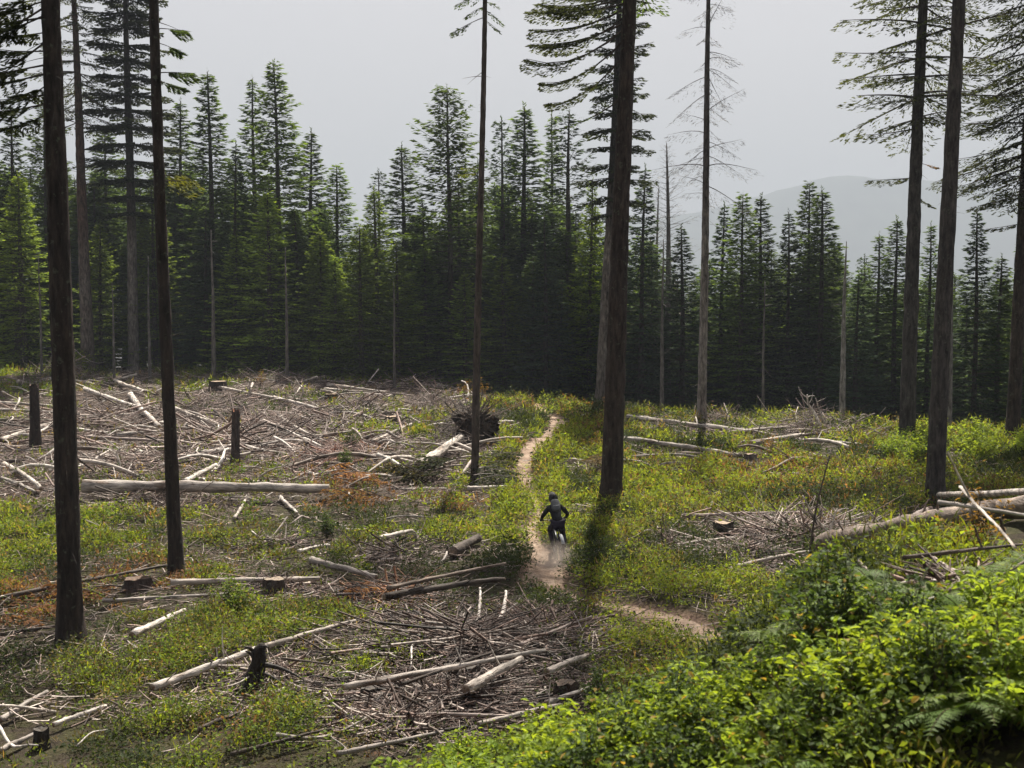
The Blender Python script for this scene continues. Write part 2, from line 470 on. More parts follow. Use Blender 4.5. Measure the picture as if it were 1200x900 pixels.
# ------------------------------------------------------------------ conifers
def norm(a): return a / (np.linalg.norm(a, axis=-1, keepdims=True) + 1e-9)
def boughs(leaf, wood, rng, O, az, L, e0, sag, up, tipw=.45, spm=14, ssize=0.26, wid=0.33, s0=0.1, c=(.03, .045, .02), wr=0.012, sides=3, wcol=(.07, .055, .045), aspect=0.3, hang=0.15, cvar=0.35, clump=0, dens_=1.0):
    N = len(az); az = np.asarray(az)
    fwd = np.stack([np.cos(az), np.sin(az), 0 * az], -1); lat = np.stack([-np.sin(az), np.cos(az), 0 * az], -1)
    te = np.tan(e0)
    bend = (rng.random(N) - .5) * 0.25
    def cl(i, s):
        return O[i] + (L[i] * s)[..., None] * fwd[i] + (L[i] * bend[i] * s * s)[..., None] * lat[i] + np.stack([0 * s, 0 * s, L[i] * (te[i] * s - sag[i] * s * s + up[i] * s ** 3)], -1)
    K = 6
    ss = np.linspace(0, 1, K)
    I = np.repeat(np.arange(N)[:, None], K, 1)
    P = cl(I, np.repeat(ss[None], N, 0))
    wood.tubes(P, (wr * L[:, None] + 0.006) * (1 - 0.85 * ss[None]), sides, wcol)
    n = np.maximum((L * spm * dens_).astype(int), 3)
    i = np.repeat(np.arange(N), n); M = len(i)
    if M == 0 or spm == 0: return
    s = s0 + (1 - s0) * rng.random(M) ** 0.8
    if clump:
        s = s0 + (1 - s0) * (np.floor(rng.random(M) * clump) + 0.5 + rng.normal(0, .18, M)) / clump
        s = np.clip(s, 0, 1)
    t = rng.random(M) * 2 - 1
    sw = (s - s0) / (1 - s0 + 1e-6)
    wv_ = wid * L[i] * (np.clip(1 - sw, 0, 1) ** tipw * np.minimum(1, sw * 5 + .15) + 0.05)
    pos = cl(i, s) + lat[i] * (t * wv_)[:, None] + fwd[i] * (np.abs(t) * wv_ * 0.35)[:, None]
    pos[:, 2] -= np.abs(t) * wv_ * hang + rng.random(M) * ssize * .2
    d = norm(fwd[i] * (0.5 + rng.random(M))[:, None] + lat[i] * (t * 1.3 + rng.normal(0, .3, M))[:, None] + np.array([0, 0, 1]) * (rng.normal(-hang * .7, .25, M))[:, None])
    nn = norm(np.array([0, 0, 1.0]) + rng.normal(0, .45, (M, 3)))
    wv = norm(np.cross(d, nn))
    l = ssize * (0.6 + 0.8 * rng.random(M)); wd = l * aspect
    Q = np.stack([pos - d * (l * .25)[:, None], pos + d * (l * .3)[:, None] + wv * wd[:, None] * .5, pos + d * (l * .75)[:, None], pos + d * (l * .25)[:, None] - wv * wd[:, None] * .5], 1)
    cc = np.array(c)[None] * (1 + cvar * (rng.random((M, 1)) * 2 - 1)) * (0.85 + 0.3 * rng.random((N, 1)))[i]
    # fresher growth at the shoots' tips
    cc = cc * (1 + 0.35 * sw[:, None] * np.array([1.0, 1.0, 0.3]))
    leaf.quads(Q, cc)

def trunk(wood, rng, H, r0, lean=(0, 0), c=(.06, .045, .036), sides=12, K=24, rough=0.05, topr=0.02, flare=0.35, ctop=None):
    z = np.concatenate([[-0.5, -0.05], np.array([.12, .35, .8, 1.5]), np.linspace(2.6, H, K)])
    f = np.clip(z / H, 0, 1)
    wob = 0.012 * H * 0.25
    x = lean[0] * z + wob * np.sin(z / H * 7 + rng.random() * 6) * f
    y = lean[1] * z + wob * np.sin(z / H * 6 + rng.random() * 6) * f
    rad = (r0 - topr) * (1 - f) ** 0.75 + topr
    rad = rad + r0 * flare * np.exp(-np.maximum(z, -0.1) / 0.35)
    P = np.stack([x, y, z], 1)
    n0 = wood.n
    wood.tubes(P, rad, sides, c, cap=True, rough=rough, rng=rng)
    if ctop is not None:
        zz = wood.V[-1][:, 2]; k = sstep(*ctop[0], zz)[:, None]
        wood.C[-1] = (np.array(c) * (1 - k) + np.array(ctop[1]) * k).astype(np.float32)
    return lambda q: np.stack([np.interp(q, z, x), np.interp(q, z, y), q], -1)

def crown(leaf, wood, rng, axis, zb, H, Lmax, p=0.8, dz=0.36, nb=6, top=35, bot=-12, sag=0.12, up=0.12, Lmin=0.12, irregular=0.3, gapp=0.0, ejit=9, zjit=.05, **k):
    O = []; az = []; L = []; e0 = []
    z = zb; a0 = 0
    while z < H - 0.15:
        t = (z - zb) / (H - zb)
        base = Lmax * (1 - t) ** p * (0.55 + 0.45 * min(1, t * 7 + .2)) + Lmin
        tier = 1 + irregular * .6 * (rng.random() - .5)
        for q in range(nb):
            if rng.random() < gapp: continue
            a = a0 + q * 2 * math.pi / nb + rng.normal(0, .25)
            O.append(axis(np.array([z + rng.normal(0, zjit)]))[0]); az.append(a)
            L.append(base * tier * (1 + irregular * (rng.random() * 2 - 1)))
            e0.append(R(bot + (top - bot) * t ** 1.1 + rng.normal(0, ejit)))
        a0 += 2.4
        z += dz * (1 - 0.45 * t) * (0.8 + .4 * rng.random())
    N = len(az)
    boughs(leaf, wood, rng, np.array(O), np.array(az), np.array(L), np.array(e0), sag * (1 + .5 * rng.random(N)), up * (1 + .5 * rng.random(N)), **k)
    # leader shoot
    ps = axis(np.linspace(H - 0.8, H + 0.15, 14)) + rng.normal(0, .02, (14, 3))
    a = rng.random(14) * 6.28
    d = norm(np.stack([np.cos(a) * .5, np.sin(a) * .5, 0 * a + 1], -1)); wv = norm(np.cross(d, np.array([1, .3, 0])))
    l = 0.22
    leaf.quads(np.stack([ps, ps + d * l * .4 + wv * .03, ps + d * l, ps + d * l * .4 - wv * .03], 1), k.get('c', (.03, .045, .02)))

DARK = (.056, .090, .038); MID = (.075, .120, .036); LIT_GREEN = (.14, .20, .045); BLUE = (.038, .064, .044)  # the lightest green puts the young firs' sunlit look into their needle colour
PROTO = {}
def make_proto(key, seed, H=20.0, zb=2.0, Lmax=2.3, r0=.2, tc_=(.075, .062, .052), bare=False, **k):
    rng = np.random.default_rng(seed)
    root = empty('conifer_tree', (0, 0, 0), '', 'conifer')
    wb = MB(); lb = MB()
    ax = trunk(wb, rng, H, r0, (rng.normal(0, .006), rng.normal(0, .006)), c=tc_, sides=9, K=14)
    crown(lb, wb, rng, ax, zb, H, Lmax, **k)
    # a few dead stubs under the crown
    if zb > 1.5:
        n = 16; zz = rng.random(n) * (zb - 1) + .8
        boughs(lb, wb, rng, ax(zz), rng.random(n) * 6.28, .5 + rng.random(n) * .9, np.full(n, -.1), np.full(n, .2), np.zeros(n), spm=3, ssize=.12, aspect=.1, wid=.2, c=(.10, .085, .07), wcol=(.12, .10, .09))
    kids = [wb.build('trunk', M_bark, root), lb.build('crown', M_needle if not bare else M_dead, root, smooth=False)]
    PROTO[key] = dict(root=root, kids=kids, H=H, L=Lmax, used=False)
make_proto('spire', 1, 20, 3.0, 1.9, c=DARK, p=.8, dz=.42, top=30, bot=-16, spm=20, ssize=.27, dens_=1.5, aspect=.38, wid=.40)
make_proto('spire2', 2, 20, 2.0, 2.1, c=DARK, p=.9, dz=.46, top=40, bot=-10, spm=19, ssize=.29, irregular=.45, gapp=.1, dens_=1.5, aspect=.38, wid=.40)
make_proto('broad', 3, 20, 1.2, 2.7, c=MID, p=.75, dz=.42, top=35, bot=-14, spm=17, ssize=.30, irregular=.35, dens_=1.5, aspect=.38, wid=.40)
make_proto('sparse', 4, 20, 5.0, 1.9, c=BLUE, p=.7, dz=.62, top=48, bot=5, spm=16, ssize=.28, irregular=.5, gapp=.25, up=.25, dens_=1.5, aspect=.38, wid=.40)
make_proto('lush', 5, 14, 0.5, 2.5, c=LIT_GREEN, p=.85, dz=.36, top=32, bot=-18, spm=20, ssize=.25, irregular=.3, dens_=1.5, aspect=.38, wid=.40)
make_proto('lush2', 6, 14, 0.4, 2.3, c=(.12, .175, .040), p=.9, dz=.36, top=36, bot=-10, spm=20, ssize=.25, irregular=.45, dens_=1.5, aspect=.38, wid=.40)  # sunlit look again put into the needle green
make_proto('bare_trunked', 7, 22, 9.0, 2.1, c=DARK, p=.8, dz=.42, top=30, bot=-22, spm=18, ssize=.3, irregular=.4, tc_=(.13, .12, .105), dens_=1.5, aspect=.38, wid=.40)
make_proto('cone', 8, 18, 1.0, 2.5, c=BLUE, p=1.0, dz=.40, top=30, bot=-12, spm=19, ssize=.28, irregular=.25, dens_=1.5, aspect=.38, wid=.40)
make_proto('dead', 9, 18, 6.0, 1.6, bare=True, c=(.13, .12, .11), p=.7, dz=.5, top=40, bot=10, spm=9, ssize=.22, aspect=.07, irregular=.4, tc_=(.16, .15, .14), wcol=(.13, .12, .11), wr=.01)
make_proto('wide', 10, 20, 2.5, 2.9, c=MID, p=.65, dz=.45, top=45, bot=-16, spm=15, ssize=.32, irregular=.5, gapp=.12, dens_=1.5, aspect=.38, wid=.40)

def plant_tree(key, px, tip, d, hw, label, group=None, name=None, rz=None):
    p = PROTO[key]; x = at(px, d); g = float(height0(x, d)) - .15
    H = zat(tip, d) - g
    s = H / p['H']
    sx = (hw * 1.3 / (F / d)) / (p['L'] * 1.05)
    sx = min(max(sx, s * .55), s * 1.7)
    rz = random.random() * 6.28 if rz is None else rz
    loc = (x, d, g)
    if not p['used']:
        p['used'] = True; r = p['root']; r.location = loc; r.rotation_euler = (0, 0, rz); r.scale = (sx, sx, s); r['label'] = label
        if group: r['group'] = group
    else:
        r = copy_tree(p['root'], p['kids'], loc, rz, (sx, sx, s), label, 'conifer', group)
    r.name = name or 'conifer_tree'
    return r

FRONT = [  # key, px, tip y, depth, half width px, label
    ('spire2', 20, 122, 104, 34, 'dark spiky conifer between the frame edge and the thick black trunk'),
    ('wide', 58, 118, 110, 36, 'dark conifer whose top stands just behind the thick black trunk'),
    ('lush', 28, 205, 99, 42, 'olive green fir low in front of the darker trees beside the thick trunk'),
    ('bare_trunked', 128, 150, 112, 34, 'dark conifer between the two thin trunks left of the tiered fir'),
    ('lush2', 118, 262, 98, 30, 'yellow green young fir between the thick black trunk and the tiered fir'),
    ('spire', 214, 118, 108, 34, 'dark conifer just behind the leaning foreground trunk, pointed top beside its bark'),
    ('lush', 182, 215, 100, 34, 'fresh green fir between the tiered fir and the leaning trunk'),
    ('spire', 251, 84, 100, 38, 'tall dark spire conifer with bare lower trunk, first past the leaning trunk'),
    ('spire2', 301, 92, 108, 36, 'tall grey green conifer between two pointed spires on the treeline'),
    ('broad', 333, 74, 98, 50, 'tallest pointed fir of the treeline with green sunlit lower boughs'),
    ('lush', 318, 225, 93, 44, 'bright green young fir in front of the tallest pointed fir'),
    ('spire', 366, 153, 104, 34, 'dark narrow conifer just past the tallest pointed fir'),
    ('broad', 398, 193, 96, 42, 'full green fir standing at the treeline above the slash field'),
    ('lush2', 443, 222, 92, 36, 'light green fir with drooping sunlit boughs left of the broad spire'),
    ('spire', 474, 170, 104, 36, 'slim dark conifer between the light green fir and the broad spire'),
    ('sparse', 444, 200, 110, 26, 'thin ragged conifer top behind the light green fir'),
    ('wide', 529, 103, 96, 54, 'broad dark fir with layered spire left of the slender trunk'),
    ('sparse', 588, 140, 98, 30, 'sparse open conifer just behind and past the slender trunk'),
    ('lush2', 592, 300, 92, 34, 'light green fir showing beside the slender trunk above the crest'),
    ('lush2', 275, 275, 94, 34, 'light green fir low between the first two tall spires'),
    ('broad', 352, 245, 95, 38, 'green fir directly right of the tallest pointed fir'),
    ('lush', 376, 270, 91, 36, 'light green fir low under the dark narrow conifer'),
    ('lush', 424, 265, 89, 36, 'sunlit green fir left of the light fir with drooping boughs'),
    ('lush2', 466, 285, 90, 34, 'low green fir right of the light fir with drooping boughs'),
    ('broad', 502, 290, 94, 38, 'green fir low before the broad layered fir'),
    ('lush2', 545, 320, 92, 32, 'low light green fir just left of the slender trunk'),
    ('broad', 622, 300, 92, 36, 'mid green fir low above the trail crest'),
    ('lush2', 655, 330, 92, 30, 'low green fir just right of the trail crest'),
    ('spire', 615, 124, 100, 44, 'tall dark spire conifer above the trail crest'),
    ('spire2', 645, 134, 106, 32, 'narrow dark spire second past the trail crest'),
    ('sparse', 668, 130, 98, 42, 'conifer with upswept open branches left of the big brown trunk'),
    ('lush2', 690, 210, 92, 32, 'greenish fir with yellow boughs directly left of the big brown trunk'),
    ('cone', 750, 196, 88, 40, 'dark conifer directly right of the big brown trunk'),
    ('dead', 783, 168, 92, 34, 'bare dead conifer with fine grey branches above the dark forest'),
    ('dead', 768, 222, 98, 24, 'shorter bare dead conifer beside the taller dead one'),
    ('cone', 800, 265, 86, 42, 'low dark fir between the dead conifers and the grey shaggy trunk'),
    ('cone', 844, 240, 88, 36, 'dark fir with its top beside the grey shaggy trunk'),
    ('broad', 866, 228, 84, 42, 'dark bluish fir with twin tops below the mountain slope'),
    ('spire', 889, 230, 86, 34, 'narrow dark fir right of the twin topped bluish fir'),
    ('cone', 925, 248, 84, 36, 'dark fir left of the highest pair below the mountain'),
    ('broad', 945, 215, 86, 40, 'highest dark fir below the mountain peak'),
    ('spire', 963, 222, 82, 38, 'dark fir touching the highest one below the mountain'),
    ('spire2', 1027, 274, 80, 34, 'short dark fir between the grey snag and the branchy trunk'),
    ('spire', 1049, 256, 78, 32, 'dark fir just left of the branchy trunk'),
    ('cone', 1003, 322, 76, 36, 'low dark fir right behind the grey snag'),
    ('sparse', 1012, 300, 84, 22, 'thin ragged fir top behind the grey snag'),
    ('spire2', 1087, 262, 78, 30, 'dark fir standing between the two straight trunks'),
    ('cone', 1143, 246, 74, 40, 'pointed dark fir framed between the last two trunks'),
    ('spire', 1170, 300, 76, 32, 'lower dark fir beside the last dense crowned trunk'),
    ('broad', 1212, 262, 78, 40, 'dark fir at the picture edge behind the last trunk'),
    ('lush', 392, 300, 90, 30, 'small fir with yellow green needles at the slash field edge'),
    ('cone', 556, 190, 104, 36, 'dark fir directly behind the slender trunk'),
    ('cone', 500, 235, 98, 36, 'lower dark fir between the slim conifer and the broad spire'),
    ('cone', 720, 215, 90, 34, 'dark fir hidden mostly behind the big brown trunk'),
    ('cone', 276, 168, 96, 34, 'dark dense fir low between the first two tall spires'),
    ('cone', 240, 245, 97, 40, 'low dark fir at the foot of the first tall spire'),
    ('cone', 640, 250, 90, 36, 'low dark fir above the point where the trail disappears'),
]
for f in FRONT: plant_tree(*f)
# the rows behind, which close the forest
rng = np.random.default_rng(21)
keys = ['spire', 'broad', 'cone', 'spire2', 'broad', 'bare_trunked', 'wide']
for row, (dd, n) in enumerate([(7, 38), (14, 40), (22, 40), (32, 40)]):
    for q in range(n):
        px = -60 + (q + rng.random() * .8) * 1330 / n
        lim = np.interp(px, [0, 100, 250, 400, 450, 530, 640, 750, 800, 900, 960, 1050, 1100, 1200], [175, 180, 165, 235, 260, 200, 210, 260, 300, 275, 265, 310, 310, 300])
        bd = np.interp(px, [0, 400, 600, 800, 1000, 1200], [102, 96, 88, 84, 76, 72]) + dd + rng.random() * 6
        plant_tree(keys[rng.integers(len(keys))], px, lim + 10 + rng.random() * 45, bd, 36 + rng.random() * 16,
                   'dark conifer closing the forest in the rows behind the front trees', 'dark conifers in the rows behind the treeline front')
# thin bare pole trunks at the forest's foot
grp = 'thin bare trunks at the dark foot of the forest'
def pole(px, topy, d, wpx, label, c, lean=0.0, name='bare_trunk', group=None, twigs=10):
    rng = np.random.default_rng(int(px) + 7)
    x = at(px, d); g = float(height0(x, d)) - .1; H = zat(topy, d) - g
    root = empty(name, (x, d, g), label, 'bare tree', group)
    wb = MB(); ax = trunk(wb, rng, H, wpx / (F / d) / 2, (lean, 0), c=c, sides=8, K=10, flare=.2); wb.build('trunk', M_bark, root)
    tw = MB(); dummy = MB()
    zz = H * (.3 + .65 * rng.random(twigs))
    boughs(dummy, tw, rng, ax(zz), rng.random(twigs) * 6.28, .3 + rng.random(twigs) * .7, rng.normal(0, .4, twigs), np.full(twigs, .2), np.full(twigs, .1), spm=0, wcol=c, wr=.01)
    tw.build('dead_branches', M_dead, root)
    return root
for px, ty, d, wp in [(48, 300, 99, 3.5), (61, 330, 97, 3.5), (133, 330, 98, 3.5), (175, 300, 98, 4), (336, 290, 95, 4.5), (462, 330, 93, 3.5), (895, 330, 80, 4), (776, 280, 86, 5), (250, 270, 96, 6)]:
    pole(px, ty, d * .9, wp, 'thin pale bare trunk standing at the dark forest foot', (.15, .14, .125), group=grp)
pole(988, 283, 66, 8, 'pale grey dead snag without crown standing before the dark firs', (.26, .25, .23), -.002 * 0 + .006, 'dead_snag')
pole(1114, 240, 62, 8, 'thin grey trunk directly behind the straight bare trunk', (.20, .19, .18))

# ------------------------------------------------------------------ tall trees left standing in the clearing
def tall_tree(basepx, top0, wbase, label, H=34, c=(.05, .038, .03), ctop=None, d=None, crown_kw=None, branches=None, zb=None, seed=0, sides=18, name='tall_conifer', wtop=None, leafy=True, twig_c=None, fine=None):
    rng = np.random.default_rng(seed + 50)
    if d is None:
        g = G(*basepx, hf=height); x, y = g[0], g[1]
    else:
        y = d; x = at(basepx[0], d)
    gz = float(height(np.array([x]), np.array([y]))[0])
    z0 = zat(0, y); x0 = at(top0, y)
    lean = (x0 - x) / (z0 - gz)
    r0 = wbase / (F / y) / 2
    root = empty(name, (x, y, gz), label, 'tall tree')
    wb = MB(); lb = MB()
    # taper so the trunk at the frame's top has the width the photo shows
    f0 = (z0 - gz) / H
    ax = trunk(wb, rng, H, r0, (lean, rng.normal(0, .003)), c=c, sides=sides, K=90, rough=.085, flare=.45, ctop=ctop)
    if crown_kw:
        kw = dict(spm=70, ssize=.18, sides=4, c=DARK, cvar=.5, tipw=.22, hang=.4); kw.update(crown_kw)
        crown(lb, wb, rng, ax, zb, H, kw.pop('Lmax', 3.0), **kw)
    for b in branches or []:
        kw = dict(spm=60, ssize=.15, sides=5, c=DARK, wr=.011, wid=.22, tipw=.22); kw.update(b.get('kw', {}))
        z = zat(b['y'], y) - gz
        boughs(lb, wb, rng, ax(np.array([z])), np.array([R(b['az'])]), np.array([b['L'] / (F / y)]), np.array([R(b.get('e', 0))]), np.array([b.get('sag', .1)]), np.array([b.get('up', .1)]), **kw)
    n = 22; zz = np.exp(rng.uniform(math.log(1.2), math.log(max(f0 * H, 3)), n)); boughs(lb if False else MB(), wb, rng, ax(zz), rng.random(n) * 6.28, rng.uniform(.15, .75, n), rng.normal(0, .35, n), np.full(n, .15), np.zeros(n), spm=0, wcol=np.array(c) * 1.4, wr=.012, sides=4)
    if fine:
        n = fine[0]; zz = np.array([zat(v, y) for v in rng.uniform(fine[1], fine[2], n)]) - gz
        boughs(lb, wb, rng, ax(zz), rng.random(n) * 6.28, fine[3] / (F / y) * (.2 + .8 * rng.random(n)), rng.normal(-.1, .3, n), np.full(n, .35), np.full(n, .12), spm=0, wcol=twig_c or c, wr=.006)
    wb.build('trunk', M_bark, root)
    if lb.n: lb.build('crown', M_needle if leafy else M_dead, root, smooth=False)
    return root, ax, y, gz

BK = (.036, .027, .022)
hang_ = dict(kw=dict(s0=.3, spm=110, ssize=.13, wid=.30, hang=.5, c=(.03, .04, .02), clump=4))
def br(y, az, L, e=0, sag=.1, up=.1, **kw):
    k = dict(spm=90, ssize=.14, wid=.28); k.update(kw)
    return dict(y=y, az=az, L=L, e=e, sag=sag, up=up, kw=k)
pine = dict(s0=.3, spm=520, ssize=.13, wid=.36, clump=6, hang=.35, aspect=.2, c=(.034, .044, .02))
tall_tree((83, 757), 72, 29, 'thick nearly black trunk nearest the camera, at the edge of the clearing', 30, BK, seed=1, sides=22,
          crown_kw=dict(Lmax=3.0, dz=.9, nb=4, gapp=.35, top=30, bot=-15), zb=12.6,
          branches=[br(44, 185, 90, -38, .0, .1, **pine), br(15, 178, 85, -25, 0, .15, **pine), br(60, 200, 70, -5, .1, .2, **pine), br(-20, 170, 100, -30, 0, .2, **pine),
                    br(110, 190, 75, -8, .15, .2, **pine), br(130, 165, 70, -20, .1, .25, **pine), br(95, 150, 60, -20, .1, .3, **pine), br(5, 200, 95, -35, .1, .2, **pine), br(75, 215, 90, -15, .1, .1, **pine), br(20, 192, 95, -10, .1, .1, **pine), br(0, 172, 70, -12, .1, .1, **pine), br(85, 178, 95, -12, .1, .2, **pine), br(120, 205, 80, -15, .1, .2, **pine), br(38, 165, 55, 0, .2, .2, **pine)],
          fine=(26, 30, 220, 70))
tall_tree((207, 675), 187, 16.5, 'slim dark leaning trunk with two small leafy branches, rising beside the cut stump', 27, (.036, .027, .022), seed=2,
          crown_kw=dict(Lmax=2.4, dz=.9, nb=4, gapp=.3), zb=14.5,
          branches=[br(34, 5, 36, 4, .2, .1, s0=.45, spm=700, ssize=.13, wid=.55, hang=.45, clump=4, aspect=.22), br(50, 25, 30, -5, .3, .1, s0=.5, spm=600, ssize=.13, wid=.5, hang=.45, clump=3, aspect=.22), br(86, -5, 46, 4, .15, .05, s0=.3, spm=700, ssize=.13, wid=.45, hang=.45, clump=5, aspect=.22), br(96, 30, 34, 0, .2, .05, s0=.3, spm=600, ssize=.13, wid=.45, hang=.45, clump=4, aspect=.22),
                    br(213, -8, 42, 5, .15, .1, s0=.2, spm=220, ssize=.14, wid=.6, c=(.10, .11, .03), hang=.7), br(206, 30, 30, 8, .15, .1, s0=.3, spm=200, ssize=.14, wid=.6, c=(.09, .10, .03), hang=.7)],
          fine=(16, 20, 330, 18))
tall_tree((556, 572), 568, 9.5, 'slender bare trunk standing beside the uprooted root plate', 26, (.085, .068, .058), seed=3,
          crown_kw=dict(Lmax=2.0, dz=.8, nb=4, gapp=.3, bot=-25), zb=17.6,
          branches=[br(20, 185, 38, -20, .2, .1, s0=.4, spm=110, hang=.8), br(8, 170, 22, -10, .3, 0, hang=.8), br(12, 10, 20, -25, .3, 0, hang=.8), br(24, -10, 18, -30, .2, 0, hang=.8), br(2, 20, 16, -10, .2, 0), br(-8, 170, 34, -15, .2, .1, hang=.7),
                    br(203, 175, 26, 0, .1, .05, c=(.12, .15, .03), s0=.2, wid=.5), br(196, 160, 22, 0, .1, .05, c=(.10, .13, .03), wid=.5)],
          fine=(10, 40, 330, 8))
P7 = dict(s0=.34, spm=210, ssize=.15, wid=.30, clump=0, hang=.30, c=(.036, .046, .022))
tall_tree((716, 594), 735, 25, 'big straight brown trunk with long curved boughs, right of the rider', 32, (.046, .034, .028), seed=4, sides=22,
          crown_kw=dict(Lmax=3.2, dz=.9, nb=5, gapp=.5), zb=16.4,
          branches=[br(8, 183, 112, -30, -.35, .0, **P7), br(16, 172, 98, -40, -.5, .0, **P7), br(30, 186, 120, -42, -.45, .1, **P7), br(42, 178, 100, -48, -.5, .1, **P7), br(-10, 184, 108, -25, -.3, 0, **P7),
                    br(60, 176, 92, -52, -.55, .1, **P7), br(112, 180, 86, -38, -.3, .0, s0=.3, spm=30, wid=.15), br(-6, 160, 80, -30, -.3, .1, **P7), br(-18, 195, 100, -30, -.3, .1, **P7),
                    br(-4, 178, 116, -18, -.2, 0, **P7), br(2, 190, 90, -22, -.3, 0, **P7), br(24, 170, 110, -28, -.3, 0, **P7), br(46, 8, 14, -20, -.5, .5, spm=12), br(30, -5, 10, 20, 0, .3, spm=12)])
TIER = dict(spm=80, ssize=.25, sides=4, wid=.34, aspect=.36, hang=.45)
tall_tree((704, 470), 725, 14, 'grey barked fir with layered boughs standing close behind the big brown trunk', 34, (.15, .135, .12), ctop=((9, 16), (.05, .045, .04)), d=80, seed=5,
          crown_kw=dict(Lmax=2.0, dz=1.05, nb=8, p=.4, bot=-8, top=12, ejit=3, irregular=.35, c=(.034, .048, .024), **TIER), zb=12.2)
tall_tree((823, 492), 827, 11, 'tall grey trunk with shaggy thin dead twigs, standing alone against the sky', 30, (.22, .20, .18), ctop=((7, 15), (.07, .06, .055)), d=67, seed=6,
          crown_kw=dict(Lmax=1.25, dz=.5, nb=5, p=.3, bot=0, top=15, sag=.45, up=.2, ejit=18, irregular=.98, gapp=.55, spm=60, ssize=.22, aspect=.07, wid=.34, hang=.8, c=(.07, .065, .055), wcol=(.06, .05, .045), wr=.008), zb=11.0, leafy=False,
          fine=(40, 120, 290, 20))
PB = dict(spm=120, ssize=.18, wid=.28, hang=.45, clump=5, c=(.040, .050, .024))
tall_tree((1062, 526), 1073, 19, 'branchy straight trunk with long layered boughs reaching over the mountain', 32, (.056, .050, .045), seed=7,
          crown_kw=dict(Lmax=3.2, dz=.85, nb=5, p=.35, bot=-4, top=18, irregular=.5, up=.05, ejit=7, c=(.040, .050, .024), spm=90, ssize=.19, clump=5, hang=.4), zb=13.9,
          branches=[br(86, 178, 92, -2, .05, .0, **PB), br(150, 185, 72, -12, -.05, .05, **PB), br(208, 180, 56, -6, -.05, 0, **PB), br(170, 182, 22, 15, 0, 0, spm=4), br(60, 175, 98, 0, .1, .1, **PB), br(120, 190, 62, 6, .2, .1, **PB),
                    br(230, 0, 22, -30, .1, .1, **PB), br(190, -5, 25, -10, .2, .1, s0=.4, c=(.16, .10, .06)), br(110, -5, 60, -25, .1, .2, **PB), br(140, 5, 45, -5, .1, .2, **PB)])
tall_tree((1095, 592), 1112, 22, 'straight thick bare trunk behind the big fallen log', 33, (.060, .052, .047), seed=8, sides=22,
          crown_kw=dict(Lmax=3.0, dz=.9, nb=5, gapp=.5), zb=17.0, fine=(10, 60, 300, 22))
tall_tree((1187, 512), 1198, 16, 'trunk with a dense dark crown, last of the tall trees', 31, (.05, .038, .03), seed=9,
          crown_kw=dict(Lmax=2.9, dz=.62, nb=6, p=.35, bot=-22, top=20, irregular=.4, up=.1, c=(.036, .046, .022), spm=100, ssize=.19, hang=.5), zb=11.0,
          branches=[br(232, 175, 62, -5, .1, 0, **PB), br(205, 182, 66, -10, .1, .1, **PB), br(262, 170, 40, -8, .1, .1, **PB), br(180, 186, 70, -15, .05, .1, **PB)])
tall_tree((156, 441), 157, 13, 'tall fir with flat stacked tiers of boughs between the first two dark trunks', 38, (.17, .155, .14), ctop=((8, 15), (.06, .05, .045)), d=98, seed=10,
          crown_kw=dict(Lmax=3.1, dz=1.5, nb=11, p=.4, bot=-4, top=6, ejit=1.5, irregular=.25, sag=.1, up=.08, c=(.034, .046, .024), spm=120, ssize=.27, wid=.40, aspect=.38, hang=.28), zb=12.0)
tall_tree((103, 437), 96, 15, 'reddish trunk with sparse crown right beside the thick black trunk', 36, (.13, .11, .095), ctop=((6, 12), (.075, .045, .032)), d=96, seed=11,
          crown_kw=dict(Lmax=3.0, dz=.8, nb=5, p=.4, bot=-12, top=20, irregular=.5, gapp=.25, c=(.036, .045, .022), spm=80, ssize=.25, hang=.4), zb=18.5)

# ------------------------------------------------------------------ logs, stumps, roots, slash
BARE = np.zeros((600, 600))          # where wood lies the plants are thin: 0.2 m cells
def bare(xs, ys, rx, ry, v):
    for x, y in zip(np.atleast_1d(xs), np.atleast_1d(ys)):
        i0, i1 = int((x - rx + 60) / .2), int((x + rx + 60) / .2) + 1; j0, j1 = int((y - ry) / .2), int((y + ry) / .2) + 1
        i0, j0 = max(i0, 0), max(j0, 0)
        if i1 <= i0 or j1 <= j0: continue
        X, Y = np.meshgrid((np.arange(i0, min(i1, 600)) + .5) * .2 - 60, (np.arange(j0, min(j1, 600)) + .5) * .2, indexing='ij')
        q = ((X - x) / rx) ** 2 + ((Y - y) / ry) ** 2
        b = BARE[i0:i0 + X.shape[0], j0:j0 + X.shape[1]]
        np.maximum(b, v * (q < 1), out=b)
def curve_pts(P1, P2, K, rng, wob):
    t = np.linspace(0, 1, K)[:, None]
    P = P1 * (1 - t) + P2 * t
    L = np.linalg.norm(P2 - P1)
    d = norm(P2 - P1); s = norm(np.cross(d, [0, 0, 1.0]))
    P = P + s * (np.sin(t * 3.1 + rng.random() * 3) - .5) * wob * L
    P[:, 2:] += np.sin(t * 3.14) * wob * L * .5 * (rng.random() - .2)
    return P
LC = {'white': (.55, .51, .46), 'grey': (.33, .30, .27), 'dark': (.085, .068, .056), 'brown': (.17, .135, .11), 'pale': (.41, .37, .325), 'red': (.25, .12, .07), 'mauve': (.31, .26, .235), 'moss': (.16, .17, .11)}
